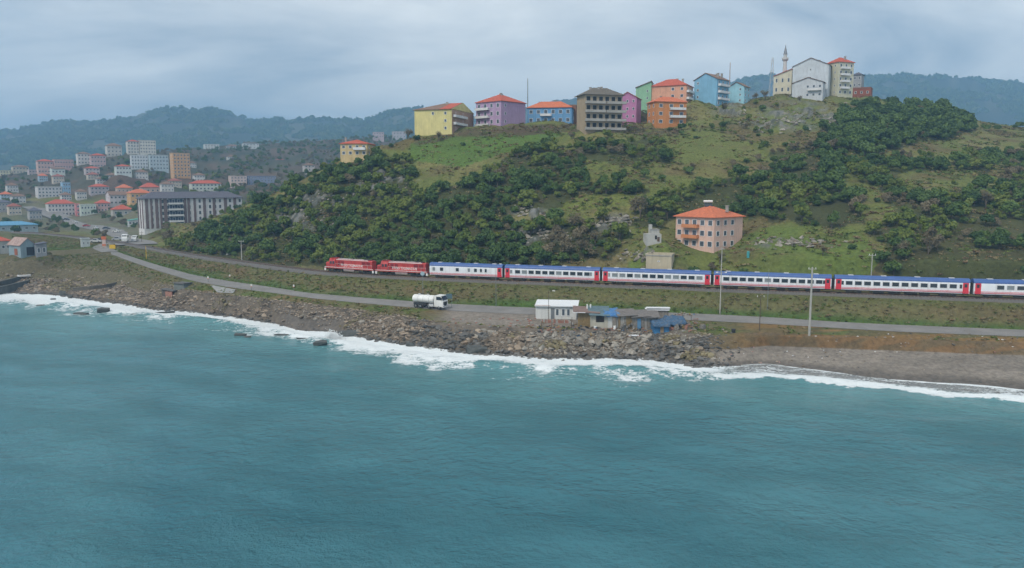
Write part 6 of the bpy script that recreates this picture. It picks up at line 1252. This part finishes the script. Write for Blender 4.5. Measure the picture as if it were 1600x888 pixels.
for i in range(160):      # stones strewn on the beach
    px = random.uniform(1095, 1600); py_ = random.uniform(540, 560) if i % 4 else random.uniform(560, 590); p = atz(px, py_ - (px < 1150) * 5, 2.0); bl.append((p[0], p[1], ground(p[0], p[1]) + .02, random.uniform(.2, .55) if px > 1160 else random.uniform(.3, .9), random.uniform(0, 6.28), random.choice(IDX['brown_rock'] + IDX['dark_wet_rock']), px, 'grey_rock', 2.9))
order = sorted([b_ for b_ in bl if 0 < b_[6] < 1600], key=lambda b_: -b_[3] / b_[1]); single = set(id(b_) for b_ in order[:295])
BLM = [(30, 'below the left shed'), (100, 'by the dark shore block'), (160, 'below the long low wall'), (215, 'above the left sunken slab'), (257, 'below the ruined hut'), (300, 'right of the ruins'), (345, 'below the concrete apron'), (385, 'above the rock pair'), (430, 'left of the pocket beach'), (485, 'behind the pocket beach'), (545, 'right of the splash'), (590, 'left of the truck'), (640, 'by the foam rock'), (690, 'below the tanker truck'), (735, 'above the yellowish boulder'), (785, 'below the bare lot'), (830, 'left of the white shack'), (870, 'below the white shack'), (915, 'below the board shack'), (955, 'below the bright tarpaulin'), (1000, 'below the grey shacks'), (1045, 'below the tarpaulin heap'), (1090, 'beside the beach')]
RN = {'dark_wet_rock': 'dark', 'grey_rock': 'grey', 'brown_rock': 'brown', 'ochre_rock': 'ochre'}
for b_ in bl:
    if id(b_) not in single: continue
    tier = 'at the waterline' if b_[8] < 1.35 else ('midway up the rubble' if b_[8] < 2.2 else 'at the top of the rubble')
    lm = min(BLM, key=lambda l_: abs(l_[0] - b_[6]))[1]; size = 'very large' if b_[3] > 1.65 else ('large' if b_[3] > 1.3 else 'stout')
    o = link('boulder', ROCKM[b_[5]], None, b_[:3], None, (b_[3],) * 3); o.rotation_euler = (random.uniform(-.35, .35), random.uniform(-.35, .35), b_[4]); tag(o, '%s %s boulder %s, %s' % (size, RN[b_[7]], tier, lm), 'boulder', 'boulders of the rubble shore')
scatter('shore_rubble', 'mass of broken stones covering the rubble shore', proto('rubble', ROCKM), [b_[:6] for b_ in bl if id(b_) not in single]); print('ROCK', len(bl))
# outcrops on the hill
oc = []; Ys = np.linspace(185, 400, 140)
for (a, b_, c_, d_) in ROCKS:
    for i in range(60):
        px, py_ = a + random.gauss(0, .5) * c_, b_ + random.gauss(0, .5) * d_; r_ = ray(px, py_); tq = Ys / r_[1]; X = r_[0] * tq; Zr = CAM_H + r_[2] * tq; gz, _k = ground_v(X, Ys); hit = np.where(Zr <= gz)[0]
        if not len(hit) or _k[hit[0]] < 9: continue
        j = hit[0]; oc.append((X[j], Ys[j], gz[j] + .1, random.uniform(.5, 1.9), random.uniform(0, 6.28), random.choice(IDX['grey_rock'])))
scatter('hill_outcrop_stones', 'pale grey rock outcrops breaking through the hillside', proto('outcrop', ROCKM), oc)
# litter and driftwood at the top of the beach
b = MB(); lt = []
SPR = MB()
for i in range(1100):      # spray thrown up where the waves hit the ledge
    a = random.gauss(0, 1); h_ = abs(random.gauss(0, 1)) * math.exp(-(a * .55) ** 2); p = atz(522 + a * 8 - h_ * 2, 531, 0); SPR.box((p[0], p[1] + random.gauss(0, .7), .05 + h_ * .95), (random.uniform(.03, .16),) * 3, rz=random.random() * 3, rx=random.random())
o = SPR.build('sea_spray', mat('white_foam_spray', (.78, .80, .80), .9, .03, 1)); tag(o, 'white spray where a wave breaks on the dark ledge', None, None, 'stuff')
